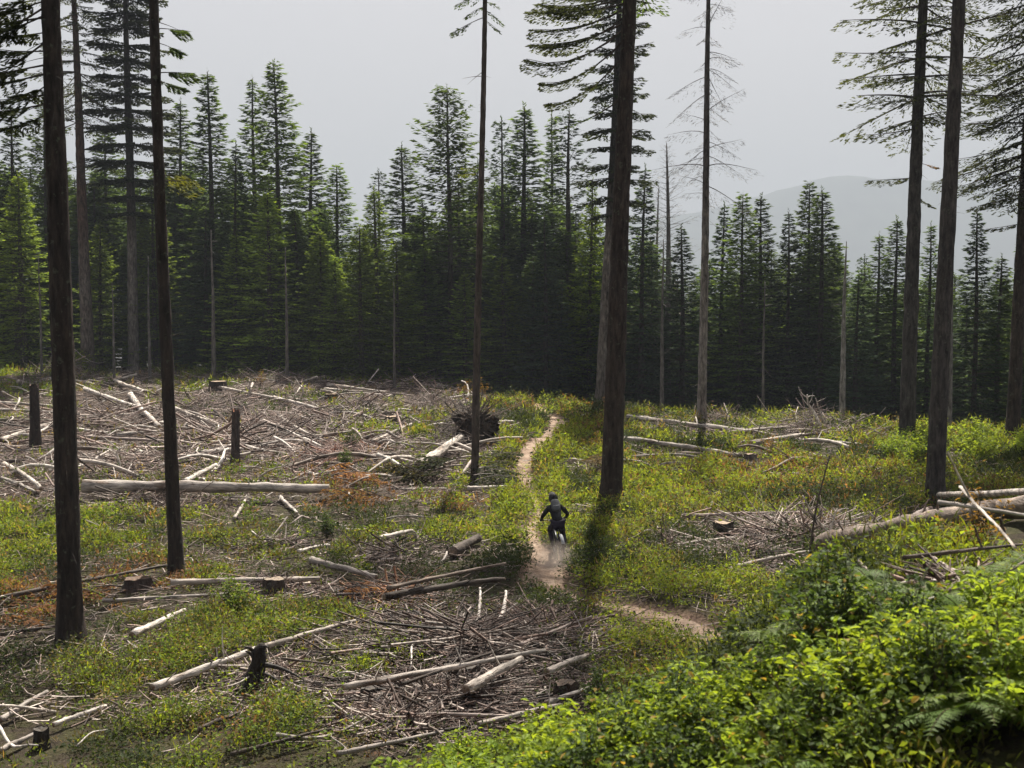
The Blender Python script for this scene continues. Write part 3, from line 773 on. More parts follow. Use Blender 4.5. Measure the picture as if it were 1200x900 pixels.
def log(x1, y1, x2, y2, wpx, c, label, lift=0.0, lift2=None, name='fallen_log', wob=.012, taper=.7, stubs=0, cat='log', cutend=None):
    rng = np.random.default_rng(int(x1 * 7 + y1 * 13) & 65535)
    A = G(x1, y1, lift, height); B = G(x2, y2, lift if lift2 is None else lift2, height)
    ppm = F / ((A[1] + B[1]) / 2); r = wpx / ppm / 2
    K = 20
    P = curve_pts(A, B, K, rng, wob) + rng.normal(0, r * .12, (20, 3))
    L = float(np.linalg.norm(B - A))
    # keep it on the ground: raise the whole log where the ground would swallow it
    gz = height(P[:, 0], P[:, 1]) + r * .7
    P[:, 2] += r * .6
    P[:, 2] = np.maximum(P[:, 2], gz)
    for _ in range(4): P[1:-1, 2] = np.maximum((P[:-2, 2] + P[2:, 2]) / 2, P[1:-1, 2])
    bare(P[:, 0], P[:, 1] - .35 - P[:, 1] * .008, r + .25 + L / 30, r + .5 + P[:, 1].mean() * .012, .93)
    mid = (A + B) / 2; mid[2] = height(mid[0:1], mid[1:2])[0]
    dirv = norm(B - A)
    # local frame: x along the log
    ang = math.atan2(dirv[1], dirv[0])
    ca, sa = math.cos(-ang), math.sin(-ang)
    Q = P - mid; Ql = np.stack([Q[:, 0] * ca - Q[:, 1] * sa, Q[:, 0] * sa + Q[:, 1] * ca, Q[:, 2]], 1)
    t = np.linspace(0, 1, K)
    rad = r * (1.1 - (1.1 - taper) * t) * (1 + rng.normal(0, .07, K))
    m = MB(); cc = np.array(LC[c]) * rng.uniform(.88, 1.12)
    m.tubes(Ql, rad, 12 if wpx > 5 else 7, cc, cap=True, rough=.11, rng=rng)
    root = m.build(name, M_logs)
    root.location = mid; root.rotation_euler = (0, 0, ang)
    tag(root, label, cat)
    for q in range(stubs):
        f = rng.uniform(.1, .95); pos = np.array([np.interp(f, t, Ql[:, k]) for k in range(3)])
        a = rng.uniform(-1.2, 1.2); d = np.array([rng.normal(0, .5), math.sin(a), math.cos(a)]); d = norm(d)
        l = rng.uniform(.12, .5) * (1 + r * 2)
        sm = MB(); s4 = np.linspace(0, 1, 4)[:, None]
        sm.tubes(pos + d * l * s4 + np.array([.2, 0, .1]) * (s4 ** 2) * l, np.linspace(max(.012, r * .22), .006, 4), 5, cc * 1.05)
        sm.build('branch_stub', M_dead, root)
    if (wpx >= 6 and cutend is None) or cutend:
        for e, s_ in ((0, -1), (-1, 1)):
            cm = MB(); n = 12; a = np.arange(n) / n * 2 * math.pi
            ax_ = norm(Ql[0] - Ql[1]) if e == 0 else norm(Ql[-1] - Ql[-2])
            u = norm(np.cross(ax_, [0, 0, 1.0])); v = np.cross(ax_, u); rr_ = rad[e] * .93
            cpt = Ql[e] + ax_ * .006
            ring = cpt + rr_ * (np.cos(a)[:, None] * u + np.sin(a)[:, None] * v)
            inner = cpt + ax_ * .004 + rr_ * .3 * (np.cos(a)[:, None] * u + np.sin(a)[:, None] * v)
            back = ring - ax_ * .02; cen = np.repeat((cpt + ax_ * .004)[None], n, 0)
            Vv = np.vstack([back, ring, inner, cen]); fq = []
            for lv in range(3):
                for q in range(n): fq.append((lv * n + q, lv * n + (q + 1) % n, (lv + 1) * n + (q + 1) % n, (lv + 1) * n + q))
            cm.add(Vv, fq, (.22, .165, .12)); cm.build('cut_end', M_dead, root)
    return root

LOGS = [
 (100, 575, 384, 578, 14, 'grey', 'long straight grey log lying across behind the two dark trunks', .25, 3),
 (0, 519, 96, 489, 6, 'pale', 'pale pole slanting up behind the thick black trunk from the frame edge', .1, 0),
 (0, 473, 72, 478, 3.5, 'pale', 'uppermost of the thin poles beside the broken dark post', .1, 0),
 (0, 481, 72, 485, 3.5, 'grey', 'second thin pole beside the broken dark post', .1, 0),
 (0, 493, 70, 494, 3, 'moss', 'third mossy thin pole beside the broken dark post', .1, 0),
 (98, 457, 163, 480, 5, 'white', 'white pole slanting down just past the thick black trunk', .2, 0),
 (137, 449, 168, 461, 5, 'pale', 'short pale log at the forest foot near the tiered fir', .2, 0),
 (153, 464, 183, 503, 7, 'white', 'stout white log pointing steeply at the camera', .2, 1),
 (98, 497, 162, 485, 4, 'pale', 'pale pole between the thick trunk and the stout white log', .1, 0),
 (138, 512, 266, 501, 5, 'grey', 'grey pole passing behind the leaning trunk', .15, 2),
 (98, 513, 196, 519, 4, 'mauve', 'brown grey pole below the stout white log', .1, 0),
 (160, 529, 194, 550, 5, 'pale', 'pale short log slanting down to the leaning trunk', .1, 1),
 (5, 545, 44, 575, 6, 'pale', 'pale broken log at the frame edge beside the thick trunk foot', .2, 1),
 (2, 562, 38, 578, 5, 'grey', 'grey broken log under the pale one at the frame edge', .1, 1),
 (0, 543, 72, 540, 5, 'dark', 'dark log half sunk in litter at the frame edge', .05, 0),
 (215, 567, 255, 547, 6, 'white', 'short white log propped above the long straight grey log', .25, 0),
 (234, 535, 285, 529, 8, 'grey', 'short grey log lying before the tall broken snag', .1, 0),
 (290, 527, 322, 523, 4, 'pale', 'pale stick just past the tall broken snag', .1, 0),
 (246, 453, 346, 474, 4, 'pale', 'pale pole running down from the forest foot', .15, 0),
 (206, 480, 250, 499, 5, 'pale', 'pale log slanting just past the leaning trunk', .15, 0),
 (322, 467, 382, 484, 4, 'white', 'white pole at the top of the slash field', .15, 0),
 (384, 452, 452, 461, 4, 'pale', 'pale twin pole near the treeline, upper one', .15, 0),
 (380, 457, 448, 464, 3.5, 'pale', 'pale twin pole near the treeline, lower one', .1, 0),
 (308, 494, 372, 526, 4, 'white', 'lower of two white poles fanned over the slash', .25, 0),
 (327, 489, 378, 519, 4, 'pale', 'upper of two white poles fanned over the slash', .25, 0),
 (274, 609, 291, 582, 4, 'pale', 'pale stick leaning on the long grey log, near side', .1, 0),
 (328, 584, 346, 603, 5, 'white', 'white stick end poking out under the long grey log', .1, 0),
 (407, 538, 464, 533, 4, 'pale', 'pale pole left of the fallen tree with roots', .1, 0),
 (435, 519, 486, 498, 4, 'pale', 'pale pole slanting up toward the root plate', .15, 0),
 (474, 575, 524, 574, 4, 'pale', 'pale log under the dark fallen boughs, first piece', .1, 0),
 (548, 574, 601, 572, 5, 'white', 'barky white log at the foot of the slender trunk', .15, 0),
 (492, 549, 549, 508, 10, 'pale', 'thick fallen trunk joined to the uprooted root plate', .3, 2),
 (581, 497, 603, 496, 5, 'white', 'bright bit of log beside the root plate near the trail', .1, 0),
 (735, 490, 880, 508, 6, 'pale', 'long pale log at the crest right of the big brown trunk', .2, 2),
 (731, 515, 866, 536, 6, 'grey', 'long grey log below the pale crest log', .2, 2),
 (668, 540, 706, 544, 4, 'pale', 'short pale stick just left of the big brown trunk', .1, 0),
 (800, 534, 870, 536, 6, 'brown', 'brown log end right of the long grey crest log', .1, 0),
 (880, 521, 944, 511, 6, 'pale', 'dry pale log leaning into the antler like branches', .2, 1),
 (905, 514, 1010, 522, 4, 'grey', 'grey pole under the antler like branches', .15, 0),
 (855, 508, 940, 500, 4, 'pale', 'pale pole left of the antler like branches', .2, 0),
 (962, 641, 1215, 598, 25, 'brown', 'big barky fallen log crossing behind the ferns', .42, 5),
 (1106, 582, 1215, 575, 8, 'grey', 'smooth grey log raised beside the straight bare trunk', .55, 2),
 (1060, 613, 1092, 598, 8, 'mauve', 'cracked log piece at the foot of the straight bare trunk', .3, 0),
 (1128, 572, 1178, 643, 4, 'pale', 'pale curved branch propped over the big barky log', .9, 1),
 (1100, 590, 1210, 607, 5, 'grey', 'thin grey pole resting on top of the big barky log', .8, 0),
 (1060, 655, 1200, 640, 5, 'dark', 'dark pole in front of the big barky log', .3, 1),
 (860, 665, 950, 648, 5, 'pale', 'pale pole at the foot of the brush heap', .2, 1),
 (800, 606, 940, 602, 4, 'mauve', 'thin pole lying behind the brush heap', .15, 0),
 (178, 809, 306, 762, 9, 'white', 'bright peeled log before the black burnt root', .15, 2),
 (308, 760, 418, 729, 6, 'pale', 'peeled pole continuing past the black burnt root', .15, 1),
 (155, 746, 218, 718, 8, 'white', 'short white log right of the thick black trunk', .15, 0),
 (64, 851, 125, 829, 6, 'white', 'white log piece low in the mossy shade', .1, 0),
 (0, 882, 42, 862, 7, 'pale', 'pale log coming in at the lower frame corner', .1, 0),
 (0, 846, 56, 812, 7, 'grey', 'dull grey log in the shade of the thick black trunk', .1, 0),
 (200, 685, 375, 680, 7, 'pale', 'pale log running from the leaning trunk to the cut stump', .2, 1),
 (120, 706, 270, 698, 5, 'grey', 'grey pole under the pale log near the cut stump', .1, 0),
 (365, 659, 440, 679, 8, 'grey', 'grey log slanting down near the ruddy brush', .15, 1),
 (350, 648, 386, 640, 5, 'white', 'small white stick in the grass above the cut stump', .1, 0),
 (444, 633, 484, 624, 6, 'white', 'white broken stick above the dark rotten log', .1, 0),
 (0, 702, 198, 664, 5, 'dark', 'long dark branch crossing behind the thick trunk foot', .2, 1),
 (0, 745, 70, 735, 5, 'dark', 'dark branch low behind the thick trunk foot', .1, 0),
 (403, 808, 640, 764, 7, 'grey', 'long grey pole on top of the big slash heap', .45, 3),
 (470, 803, 600, 760, 4, 'dark', 'dark pole crossing the big slash heap', .45, 1),
 (546, 812, 612, 776, 12, 'pale', 'stout barky log piece inside the big slash heap', .35, 2),
 (450, 702, 592, 681, 8, 'dark', 'dark forked log above the big slash heap', .35, 2),
 (455, 691, 594, 662, 5, 'brown', 'brown branch rising along the dark forked log', .55, 1),
 (555, 746, 565, 690, 4, 'white', 'upright pale stick behind the big slash heap, longer one', .25, 0),
 (586, 728, 595, 694, 5, 'white', 'upright pale stick behind the big slash heap, shorter one', .25, 0),
 (610, 757, 694, 724, 4, 'mauve', 'thin mauve branch at the far end of the big slash heap', .35, 1),
 (640, 790, 690, 770, 8, 'pale', 'pale log chunk at the near end of the big slash heap', .25, 1),
 (560, 850, 660, 828, 6, 'pale', 'pale stick low in the big slash heap near the bushes', .2, 1),
 (500, 838, 620, 842, 5, 'mauve', 'mauve stick low in the big slash heap', .2, 0),
 (640, 826, 700, 806, 6, 'white', 'white stick beside the dark rotten stump', .2, 0),
 (270, 885, 391, 856, 5, 'dark', 'dark pole in the lower grass', .15, 1),
 (232, 857, 282, 836, 6, 'dark', 'short dark log in the lower grass', .1, 0),
 (395, 885, 520, 860, 6, 'grey', 'grey pole at the bottom under the big slash heap', .2, 1),
 (330, 772, 388, 780, 3, 'dark', 'dark thin root branch reaching from the black burnt root', .35, 0),
 (530, 652, 562, 634, 12, 'dark', 'dark rotten log beside the trail', .1, 0),
 (1040, 726, 1110, 700, 9, 'pale', 'pale split log lying among the ferns', .25, 1),
 (1095, 700, 1180, 688, 12, 'brown', 'brown rotten log among the ferns', .25, 1),
 (886, 762, 928, 762, 4, 'dark', 'small dark stick end above the bright bushes', .3, 0),
 (860, 633, 790, 640, 5, 'pale', 'pale thin stick left of the brush heap', .1, 0),
]
for L_ in LOGS:
    x1, y1, x2, y2, wp, c, lab, lift, st = L_
    log(x1, y1, x2, y2, wp, c, lab, lift=lift, stubs=st)

def stump(px, py, wpx, hpx, label, c='brown', name='tree_stump', jag=.1, top=(.33, .24, .16), lean=0.0, bark=None, cat='stump'):
    rng = np.random.default_rng(int(px * 3 + py))
    p = G(px, py, 0, height); ppm = F / p[1]; r = wpx / ppm / 2; h = hpx / ppm
    bare(p[0], p[1] - .3 - p[1] * .008, r * 1.5 + .2, .6 + p[1] * .01, .93)
    root = empty(name, p, label, cat)
    K = 8; n = 14; z = np.linspace(-.25, h, K); f = np.clip(z / h, 0, 1)
    a = np.arange(n) / n * 2 * math.pi
    lob = 1 + .12 * np.sin(a * 3 + rng.random() * 6) + .08 * np.sin(a * 5 + 1)
    rad = (r * (1 + .45 * np.exp(-np.maximum(z, 0) / max(h * .25, .08))))[:, None] * lob[None] * (1 + rng.normal(0, .04, (K, n)))
    zz = np.repeat(z[:, None], n, 1); zz[-1] += rng.random(n) * jag * h
    X = lean * zz
    V = np.stack([rad * np.cos(a) + X, rad * np.sin(a), zz], -1)
    V2 = np.concatenate([V.reshape(-1, 3)])
    fq = [(k * n + q, k * n + (q + 1) % n, (k + 1) * n + (q + 1) % n, (k + 1) * n + q) for k in range(K - 1) for q in range(n)]
    m = MB(); m.add(V2, fq, LC[c] if bark is None else bark); m.build('bark', M_bark, root)
    t = MB(); ring = V[-1] * np.array([.985, .985, 1]) - np.array([0, 0, .01]); inn = ring * np.array([.4, .4, 1]) + np.array([lean * h * .6, 0, -jag * h * .35]); cen = np.repeat(inn.mean(0)[None], n, 0)
    fq = [(k * n + q, k * n + (q + 1) % n, (k + 1) * n + (q + 1) % n, (k + 1) * n + q) for k in range(2) for q in range(n)]
    t.add(np.vstack([ring, inn, cen]), fq, top); t.build('cut_top' if jag < .15 else 'broken_top', M_dead, root)
    return root
stump(320, 697, 24, 19, 'pale cut stump at the end of the pale log', 'brown', lean=.1, top=(.22, .17, .12), bark=(.07, .055, .045))
stump(42, 524, 10, 68, 'tall broken dark post standing left of the thick trunk', jag=.12, bark=(.04, .03, .025), name='broken_snag', cat='broken trunk', top=(.12, .08, .06))
stump(275, 545, 9, 58, 'tall broken snag with rusty torn wood in the slash field', jag=.22, bark=(.07, .055, .05), name='broken_snag', cat='broken trunk', top=(.25, .12, .07), lean=.03)
stump(256, 457, 19, 10, 'dark stump at the top of the slash field near the forest foot', jag=.1, bark=(.05, .04, .033))
stump(460, 497, 16, 9, 'dark low stump left of the root plate', jag=.1, bark=(.05, .04, .033))
stump(847, 632, 22, 20, 'dark stump in the plants left of the brush heap', jag=.1, bark=(.05, .045, .035))
stump(662, 822, 26, 22, 'dark rotten stump at the near end of the big slash heap', jag=.2, bark=(.045, .032, .025), top=(.10, .07, .05))
stump(610, 748, 26, 8, 'flat dark stump behind the big slash heap', jag=.1, bark=(.05, .04, .033), top=(.2, .16, .13))
stump(432, 826, 18, 20, 'small black stump at the left end of the big slash heap', jag=.1, bark=(.03, .023, .02), top=(.05, .04, .03))
stump(48, 878, 18, 24, 'black stump low in the shade near the lower corner', jag=.15, bark=(.03, .023, .02), top=(.05, .04, .03))
stump(160, 690, 30, 12, 'low dark stump in rusty needles behind the thick trunk', jag=.2, bark=(.05, .035, .03), top=(.12, .07, .04))
stump(388, 470, 14, 8, 'small dark stump in the upper slash field', jag=.1, bark=(.05, .04, .033))
stump(735, 476, 12, 5, 'small stump at the crest behind the big brown trunk', jag=.1, bark=(.1, .085, .07))
stump(540, 792, 40, 12, 'wide low dark filler shape added for the dark hole in the big slash heap', jag=.2, bark=(.035, .026, .02), top=(.05, .04, .03))  # stump-shaped filler; the heap's dark hole is put into its colour
stump(880, 540, 14, 8, 'grey stump just below the long grey crest log', jag=.1, bark=(.12, .1, .09))

# black burnt root leaning before the white log
def burnt_root():
    rng = np.random.default_rng(8)
    p = G(290, 812, 0, height); k = p[1] / F
    root = empty('burnt_root', p, 'black burnt root standing tilted before the bright peeled log', 'root')
    m = MB()
    t = np.linspace(0, 1, 9)
    P = np.stack([k * (-8 + 34 * t + 5 * np.sin(t * 5)), .1 * np.sin(t * 4), k * (-6 + 66 * t)], 1)
    root.scale = (.95, .95, 1.0); bare(p[0], p[1] - .4, 1.0, 1.0, .9)
    m.tubes(P, k * np.array([17, 15, 13, 12, 10, 9, 10, 8, 4]), 10, (.028, .022, .019), cap=True, rough=.22, rng=rng)
    m.build('root_body', M_bark, root)
    for (tx, tz, dx, dz, l) in [(.55, .5, -12, 22, 1), (.8, .8, 14, 12, 1), (.6, .55, 60, -16, 1), (.45, .45, 45, -22, 1), (.7, .7, -14, 18, 1), (.3, .3, 40, -20, 1)]:
        b = MB(); s = np.linspace(0, 1, 6)
        q = np.array([np.interp(tx, t, P[:, i]) for i in range(3)])
        Q = q + np.stack([k * dx * s, -.2 * s + 0 * s, k * (dz * s + 5 * np.sin(s * 3))], 1)
        b.tubes(Q, k * np.linspace(3.5, 1, 6), 6, (.032, .026, .022), rough=.1, rng=rng); b.build('root_branch', M_dead, root)
burnt_root()

# uprooted root plate with soil
def root_plate():
    rng = np.random.default_rng(18)
    p = G(548, 522, 0, height); k = p[1] / F
    root = empty('root_plate', p, 'upturned root plate full of dark soil beside the slender trunk', 'root plate')
    m = MB(); n, K = 40, 17
    for part_ in range(1):
        u = np.arange(n) / n * 2 * math.pi; v = np.linspace(-1.45, 1.45, K)
        U, Vv = np.meshgrid(u, v)
        rr = np.cos(Vv) * (1 + rng.normal(0, .13, U.shape) + .25 * (fbm(U * 2 + 3, Vv * 2, 2) - .5) + .12 * np.sin(U * 3 + 1))
        X = rr * np.cos(U) * 24 * k + 10 * k; Z = rr * np.sin(U) * 20 * k + 20 * k; Y = np.sin(Vv) * .35 + rng.normal(0, .09, U.shape)
        Vt = np.stack([X, Y, Z], -1).reshape(-1, 3)
        fq = [(a * n + q, a * n + (q + 1) % n, (a + 1) * n + (q + 1) % n, (a + 1) * n + q) for a in range(K - 1) for q in range(n)]
        m.add(Vt, fq, (.055, .040, .030))
    m.build('soil_mass', M_bark, root)
    r = MB(); N = 90; a = rng.random(N) * 6.28; s = np.linspace(0, 1, 6)[None, :, None]
    st = np.stack([8 * k + np.cos(a) * 14 * k, rng.normal(0, .2, N), 26 * k + np.sin(a) * 14 * k], -1)[:, None]
    d = np.stack([np.cos(a), rng.normal(0, .3, N), np.sin(a)], -1)[:, None] * (rng.uniform(12, 30, N) * k)[:, None, None]
    bend = rng.normal(0, .3, (N, 1, 3))
    r.tubes(st + d * s + bend * s ** 2, rng.uniform(.012, .04, (N, 1)) * (1 - .8 * s[..., 0]), 4, np.array([.12, .095, .08]) * rng.uniform(.5, 1.6, (N, 1)))
    r.build('roots', M_dead, root)
root_plate()

# heaps of tangled slash: nobody could count their twigs
PAL = np.array([(.19, .14, .12), (.36, .30, .265), (.10, .072, .060), (.50, .44, .39), (.15, .105, .085), (.045, .033, .027), (.34, .25, .21)])
def twig_cloud(m, rng, C, rx, ry, h, N, lmin, lmax, rmin, rmax, updown=.25, pal=PAL, fbase=0.0, dirbias=None):
    a = rng.random(N) * 6.28; q = np.minimum(np.abs(rng.normal(0, .62, N)), 1.5)
    x = C[0] + np.cos(a) * q * rx; y = C[1] + np.sin(a) * q * ry
    g = height(x, y)
    z = g + h * np.clip(1 - q ** 2, 0, 1) * (.35 + 1.1 * fbm(x * 1.3, y * 1.3, 2)) * rng.random(N) ** .8 + .02
    az = rng.random(N) * 6.28
    if dirbias is not None:
        k = rng.random(N) < .65; az[k] = dirbias + rng.normal(0, .35, k.sum())
    l = lmin + (lmax * 1.25 - lmin) * rng.random(N) ** 1.8
    el = rng.normal(0, updown, N)
    d = np.stack([np.cos(az) * np.cos(el), np.sin(az) * np.cos(el), np.sin(el)], -1)
    s = np.linspace(-.5, .5, 5)[None, :, None]
    bend = rng.normal(0, .24, (N, 1, 3)) * np.array([1, 1, .7])
    P = np.stack([x, y, z], -1)[:, None] + d[:, None] * s * l[:, None, None] + bend * (s ** 2) * l[:, None, None] * 2
    gz = height(P[..., 0], P[..., 1]); P[..., 2] = np.maximum(P[..., 2], gz + .015)
    rad = (rmin + (rmax * 1.35 - rmin) * rng.random((N, 1)) ** 2.2) * (1 - .6 * (s[..., 0] + .5))
    c = pal[rng.integers(len(pal), size=N)] * rng.uniform(.55, 1.35, (N, 1))
    m.tubes(P, rad, 4, c)
def heap(px, py, rxpx, rypx, h, N, label, lmax=1.6, pal=PAL, bias=None, rmax=.022, up=.25):
    rng = np.random.default_rng(int(px + py * 2))
    c = G(px, py, 0, height); k = c[1] / F
    A = G(px, py - rypx, 0, height); B = G(px, py + rypx, 0, height)
    ry = abs(A[1] - B[1]) / 2; cc = (c[0], (A[1] + B[1]) / 2)
    bare(cc[0], cc[1], rxpx * k * 1.05, ry * 1.05 + .3, .62)
    m = MB(); N = int(N * 1.35); twig_cloud(m, rng, cc, rxpx * k, ry, h, N, .3, lmax, .005, rmax, up, pal, dirbias=bias)
    twig_cloud(m, rng, cc, rxpx * k * .9, ry * .9, h * .5, N // 2, .1, .5, .003, .010, .5, pal)
    o = m.build('slash_heap', M_dead); tag(o, label, 'slash heap', None, 'stuff')
heap(560, 765, 150, 34, .34, 1700, 'big heap of grey branches in front of the trail bend', 2.0, bias=.25, pal=PAL * .72, up=.14)
heap(520, 825, 150, 34, .22, 1300, 'lower spread of the big grey branch heap beside the bushes', 1.5, bias=.3, pal=PAL * .75, up=.14)
heap(640, 740, 60, 22, .28, 450, 'thin mauve twigs at the far end of the big branch heap', 1.4, pal=PAL[[0, 2, 4, 5, 6]])
heap(460, 700, 60, 16, .30, 450, 'ruddy twig heap around the dark forked log', 1.4, pal=np.array([(.28, .14, .08), (.22, .18, .165), (.13, .10, .088), (.34, .2, .12), (.1, .08, .06)]), bias=.3)
heap(470, 850, 70, 22, .18, 450, 'low twig litter at the bottom under the big branch heap', 1.1)
heap(940, 634, 120, 20, .42, 1300, 'brush heap of pale dead branches left of the big fallen log', 2.8, up=.22, rmax=.026)
heap(880, 655, 60, 14, .30, 350, 'low outer spread of the brush heap toward the trail', 1.5)
heap(1110, 628, 110, 18, .42, 900, 'shredded wood and sticks along the big fallen log', 1.6)
heap(950, 508, 80, 14, .8, 420, 'pale dry branch heap at the crest below the mountain', 2.6, up=.45)
heap(850, 498, 40, 9, .5, 260, 'grey brush at the crest near the shaggy grey trunk', 1.6, up=.6)
heap(330, 505, 90, 26, .55, 1000, 'wide heap of pale slash right of the tall broken snag', 2.4, bias=-.9)
heap(230, 480, 90, 18, .45, 600, 'slash heap behind the leaning trunk', 2.4)
heap(160, 550, 90, 16, .40, 600, 'twig heap behind the long straight grey log', 1.8)
heap(430, 478, 70, 14, .50, 480, 'tangled grey slash in the upper middle of the field', 2.2)
heap(505, 483, 40, 14, .9, 420, 'steep grey brush heap behind the root plate', 2.0, up=.6)
heap(300, 449, 190, 8, .5, 800, 'band of pale slash along the foot of the forest', 2.6)
heap(90, 505, 110, 30, .35, 500, 'pale slash around the broken dark post', 3.2, rmax=.045, bias=.1)
heap(250, 520, 120, 40, .40, 800, 'pale poles and slash around the tall broken snag', 3.4, rmax=.05, bias=-.5)
heap(400, 500, 100, 35, .40, 700, 'pale slash in the middle of the field left of the root plate', 3.2, rmax=.045)
heap(180, 590, 150, 14, .25, 380, 'brown slash below the long straight grey log', 1.8)
heap(480, 456, 110, 8, .5, 420, 'pale slash band along the crest left of the slender trunk', 3.0, rmax=.04)
heap(800, 505, 90, 14, .3, 300, 'grey slash around the crest logs right of the big brown trunk', 2.4)
heap(545, 515, 46, 20, 1.3, 1000, 'ragged dark brush tangled round the root plate', 1.8, up=.5, pal=np.array([(.10, .075, .06), (.06, .045, .036), (.16, .125, .10), (.22, .18, .15), (.05, .038, .03)]))
heap(60, 440, 50, 8, 1.3, 260, 'grey mauve brush at the forest foot beside the thick trunk', 2.2, up=.7)
heap(15, 560, 40, 26, .4, 220, 'broken sticks at the frame edge beside the thick trunk', 1.6)
heap(390, 540, 60, 26, .4, 480, 'reddish tangled slash left of the fallen dark boughs', 1.6, pal=np.array([(.30, .15, .10), (.26, .2, .18), (.15, .10, .088), (.36, .26, .22)]))
heap(785, 640, 20, 14, .35, 120, 'small bundle of pale dead twigs beside the dark stump', 1.0, up=.6)
heap(330, 640, 70, 10, .12, 180, 'thin scatter of sticks in the grass below the long grey log', 1.0)
heap(470, 650, 60, 14, .2, 300, 'small twig heap beside the dark rotten log', 1.2)
heap(1130, 705, 60, 14, .25, 200, 'twigs and shredded bark around the rotten log in the ferns', 1.0)
heap(120, 545, 50, 12, .35, 240, 'twigs beside the foot of the broken dark post', 1.4)
heap(330, 690, 60, 12, .12, 200, 'sticks around the pale cut stump', .9)
heap(300, 790, 70, 16, .15, 240, 'sticks around the black burnt root', 1.0)

# litter over the whole field
m = MB(); rng = np.random.default_rng(77)
N = 56000
az = rng.uniform(-.56, .40, N); d = 19 * (98 / 19) ** rng.random(N)
x = np.tan(az) * d; y = d
s_ = slash_mask(x, y); keep = rng.random(N) < (.50 + .5 * s_) * (trail_sd(x, y) > .1) * (y < crest_y(x) + 2)
x = x[keep]; y = y[keep]; N = len(x)
az = rng.random(N) * 6.28; l = rng.uniform(.15, .9, N) * (1 + (y > 45) * .6)
el = rng.normal(.05, .18, N)
D = np.stack([np.cos(az), np.sin(az), el], -1); s = np.linspace(-.5, .5, 4)[None, :, None]
P = np.stack([x, y, height(x, y) + .03 + rng.random(N) * .12], -1)[:, None] + D[:, None] * s * l[:, None, None] + rng.normal(0, .2, (N, 1, 3)) * s ** 2 * l[:, None, None]
gz = height0(P[..., 0], P[..., 1]); P[..., 2] = np.maximum(P[..., 2], gz + .012)
m.tubes(P, rng.uniform(.004, .016, (N, 1)) * (1 + (y[:, None] > 45) * .5) * (1 - .5 * (s[..., 0] + .5)), 3, PAL[rng.integers(len(PAL), size=N)] * rng.uniform(.7, 1.2, (N, 1)))
tag(m.build('twig_litter', M_dead), 'fine twig litter spread over the cleared ground', 'twig litter', None, 'stuff')

# single broken branches lying loose: one mesh per shape, copied
protos = []
for q in range(7):
    rng = np.random.default_rng(900 + q); b = MB(); L = 1.0
    s = np.linspace(-.5, .5, 8); P = np.stack([s, .07 * np.sin(s * 5 + q), .05 * np.cos(s * 4 + q)], 1)
    cc = np.array(LC[['white', 'pale', 'grey', 'pale', 'mauve', 'white', 'brown'][q]])
    b.tubes(P, .017 * (1.2 - .7 * (s + .5)), 6, cc, cap=True, rough=.08, rng=rng)
    for t in range(q % 4):
        k = rng.integers(2, 7); a = rng.normal(0, .8); u = np.linspace(0, 1, 4)[:, None]
        b.tubes(P[k] + u * np.array([.16, .12 * math.sin(a * 3), .1 * math.cos(a)]), np.linspace(.007, .003, 4), 4, cc)
    o = b.build('broken_branch', M_dead); protos.append(o)
rng = np.random.default_rng(55); n = 0
zones = [((0, 560), (444, 600), 200, 'broken branch lying loose in the slash field', 'loose broken branches in the slash field'),
         ((0, 520), (610, 890), 36, 'broken branch lying in the grass of the lower clearing', 'broken branches in the lower clearing'),
         ((740, 1060), (505, 660), 28, 'broken branch lying in the plants right of the big brown trunk', 'broken branches right of the big brown trunk')]
first = set()
for (x0, x1), (y0, y1), cnt, lab, gr in zones:
    for _ in range(cnt):
        px = rng.uniform(x0, x1); py = y0 + (y1 - y0) * rng.random() ** 1.2
        p = G(px, py, 0, height)
        if trail_sd(p[0:1], p[1:2])[0] < .3 or p[1] > crest_y(p[0]) + 1: continue
        k = int(rng.integers(7)); o = protos[k]
        if k in first: o = o.copy(); col.objects.link(o)
        first.add(k)
        ln_ = rng.uniform(.8, 3.2) * (1.7 if p[1] > 45 else .55)
        o.location = (p[0], p[1], p[2] + .07 + rng.random() * .2)
        o.rotation_euler = (rng.random() * 6, rng.normal(0, .10), rng.random() * 6.28)
        o.scale = (ln_, ln_ * .9, ln_ * .9)
        adj = ['white', 'pale forked', 'grey forked', 'pale twiggy', 'brownish', 'white forked', 'brown forked'][k]
        tag(o, adj + ' ' + lab, 'branch', adj + ' ' + gr)

# antler like dead branches at the crest, brush heap uprights, slender dead stalk
def dead_branch(px, py, pts, wpx, c, label, name='dead_branch', side=5):
    rng = np.random.default_rng(int(px)); p = G(px, py, 0, height); k = p[1] / F
    root = empty(name, p, label, 'dead branch'); m = MB()
    P = np.array([(a * k, b, z * k) for a, b, z in pts], float); t = np.linspace(0, 1, len(P)); u = np.linspace(0, 1, 12)
    Q = np.stack([np.interp(u, t, P[:, i]) for i in range(3)], 1); Q[1:-1] = (Q[:-2] + Q[1:-1] * 2 + Q[2:]) / 4
    m.tubes(Q, np.linspace(wpx, wpx * .35, 12) * k / 2, 7, LC[c], cap=True, rough=.08, rng=rng); m.build('stem', M_dead, root)
    t_ = MB()
    for q in range(side):
        i = rng.integers(3, 11); a = rng.random() * 6.28; l = rng.uniform(8, 22) * k; v = np.linspace(0, 1, 5)[:, None]
        t_.tubes(Q[i] + v * np.array([math.cos(a), math.sin(a) * .5, .6]) * l + v ** 2 * rng.normal(0, .25, 3) * l, np.linspace(wpx * .3, wpx * .1, 5) * k / 2 + .003, 5, LC[c])
    t_.build('twigs', M_dead, root)
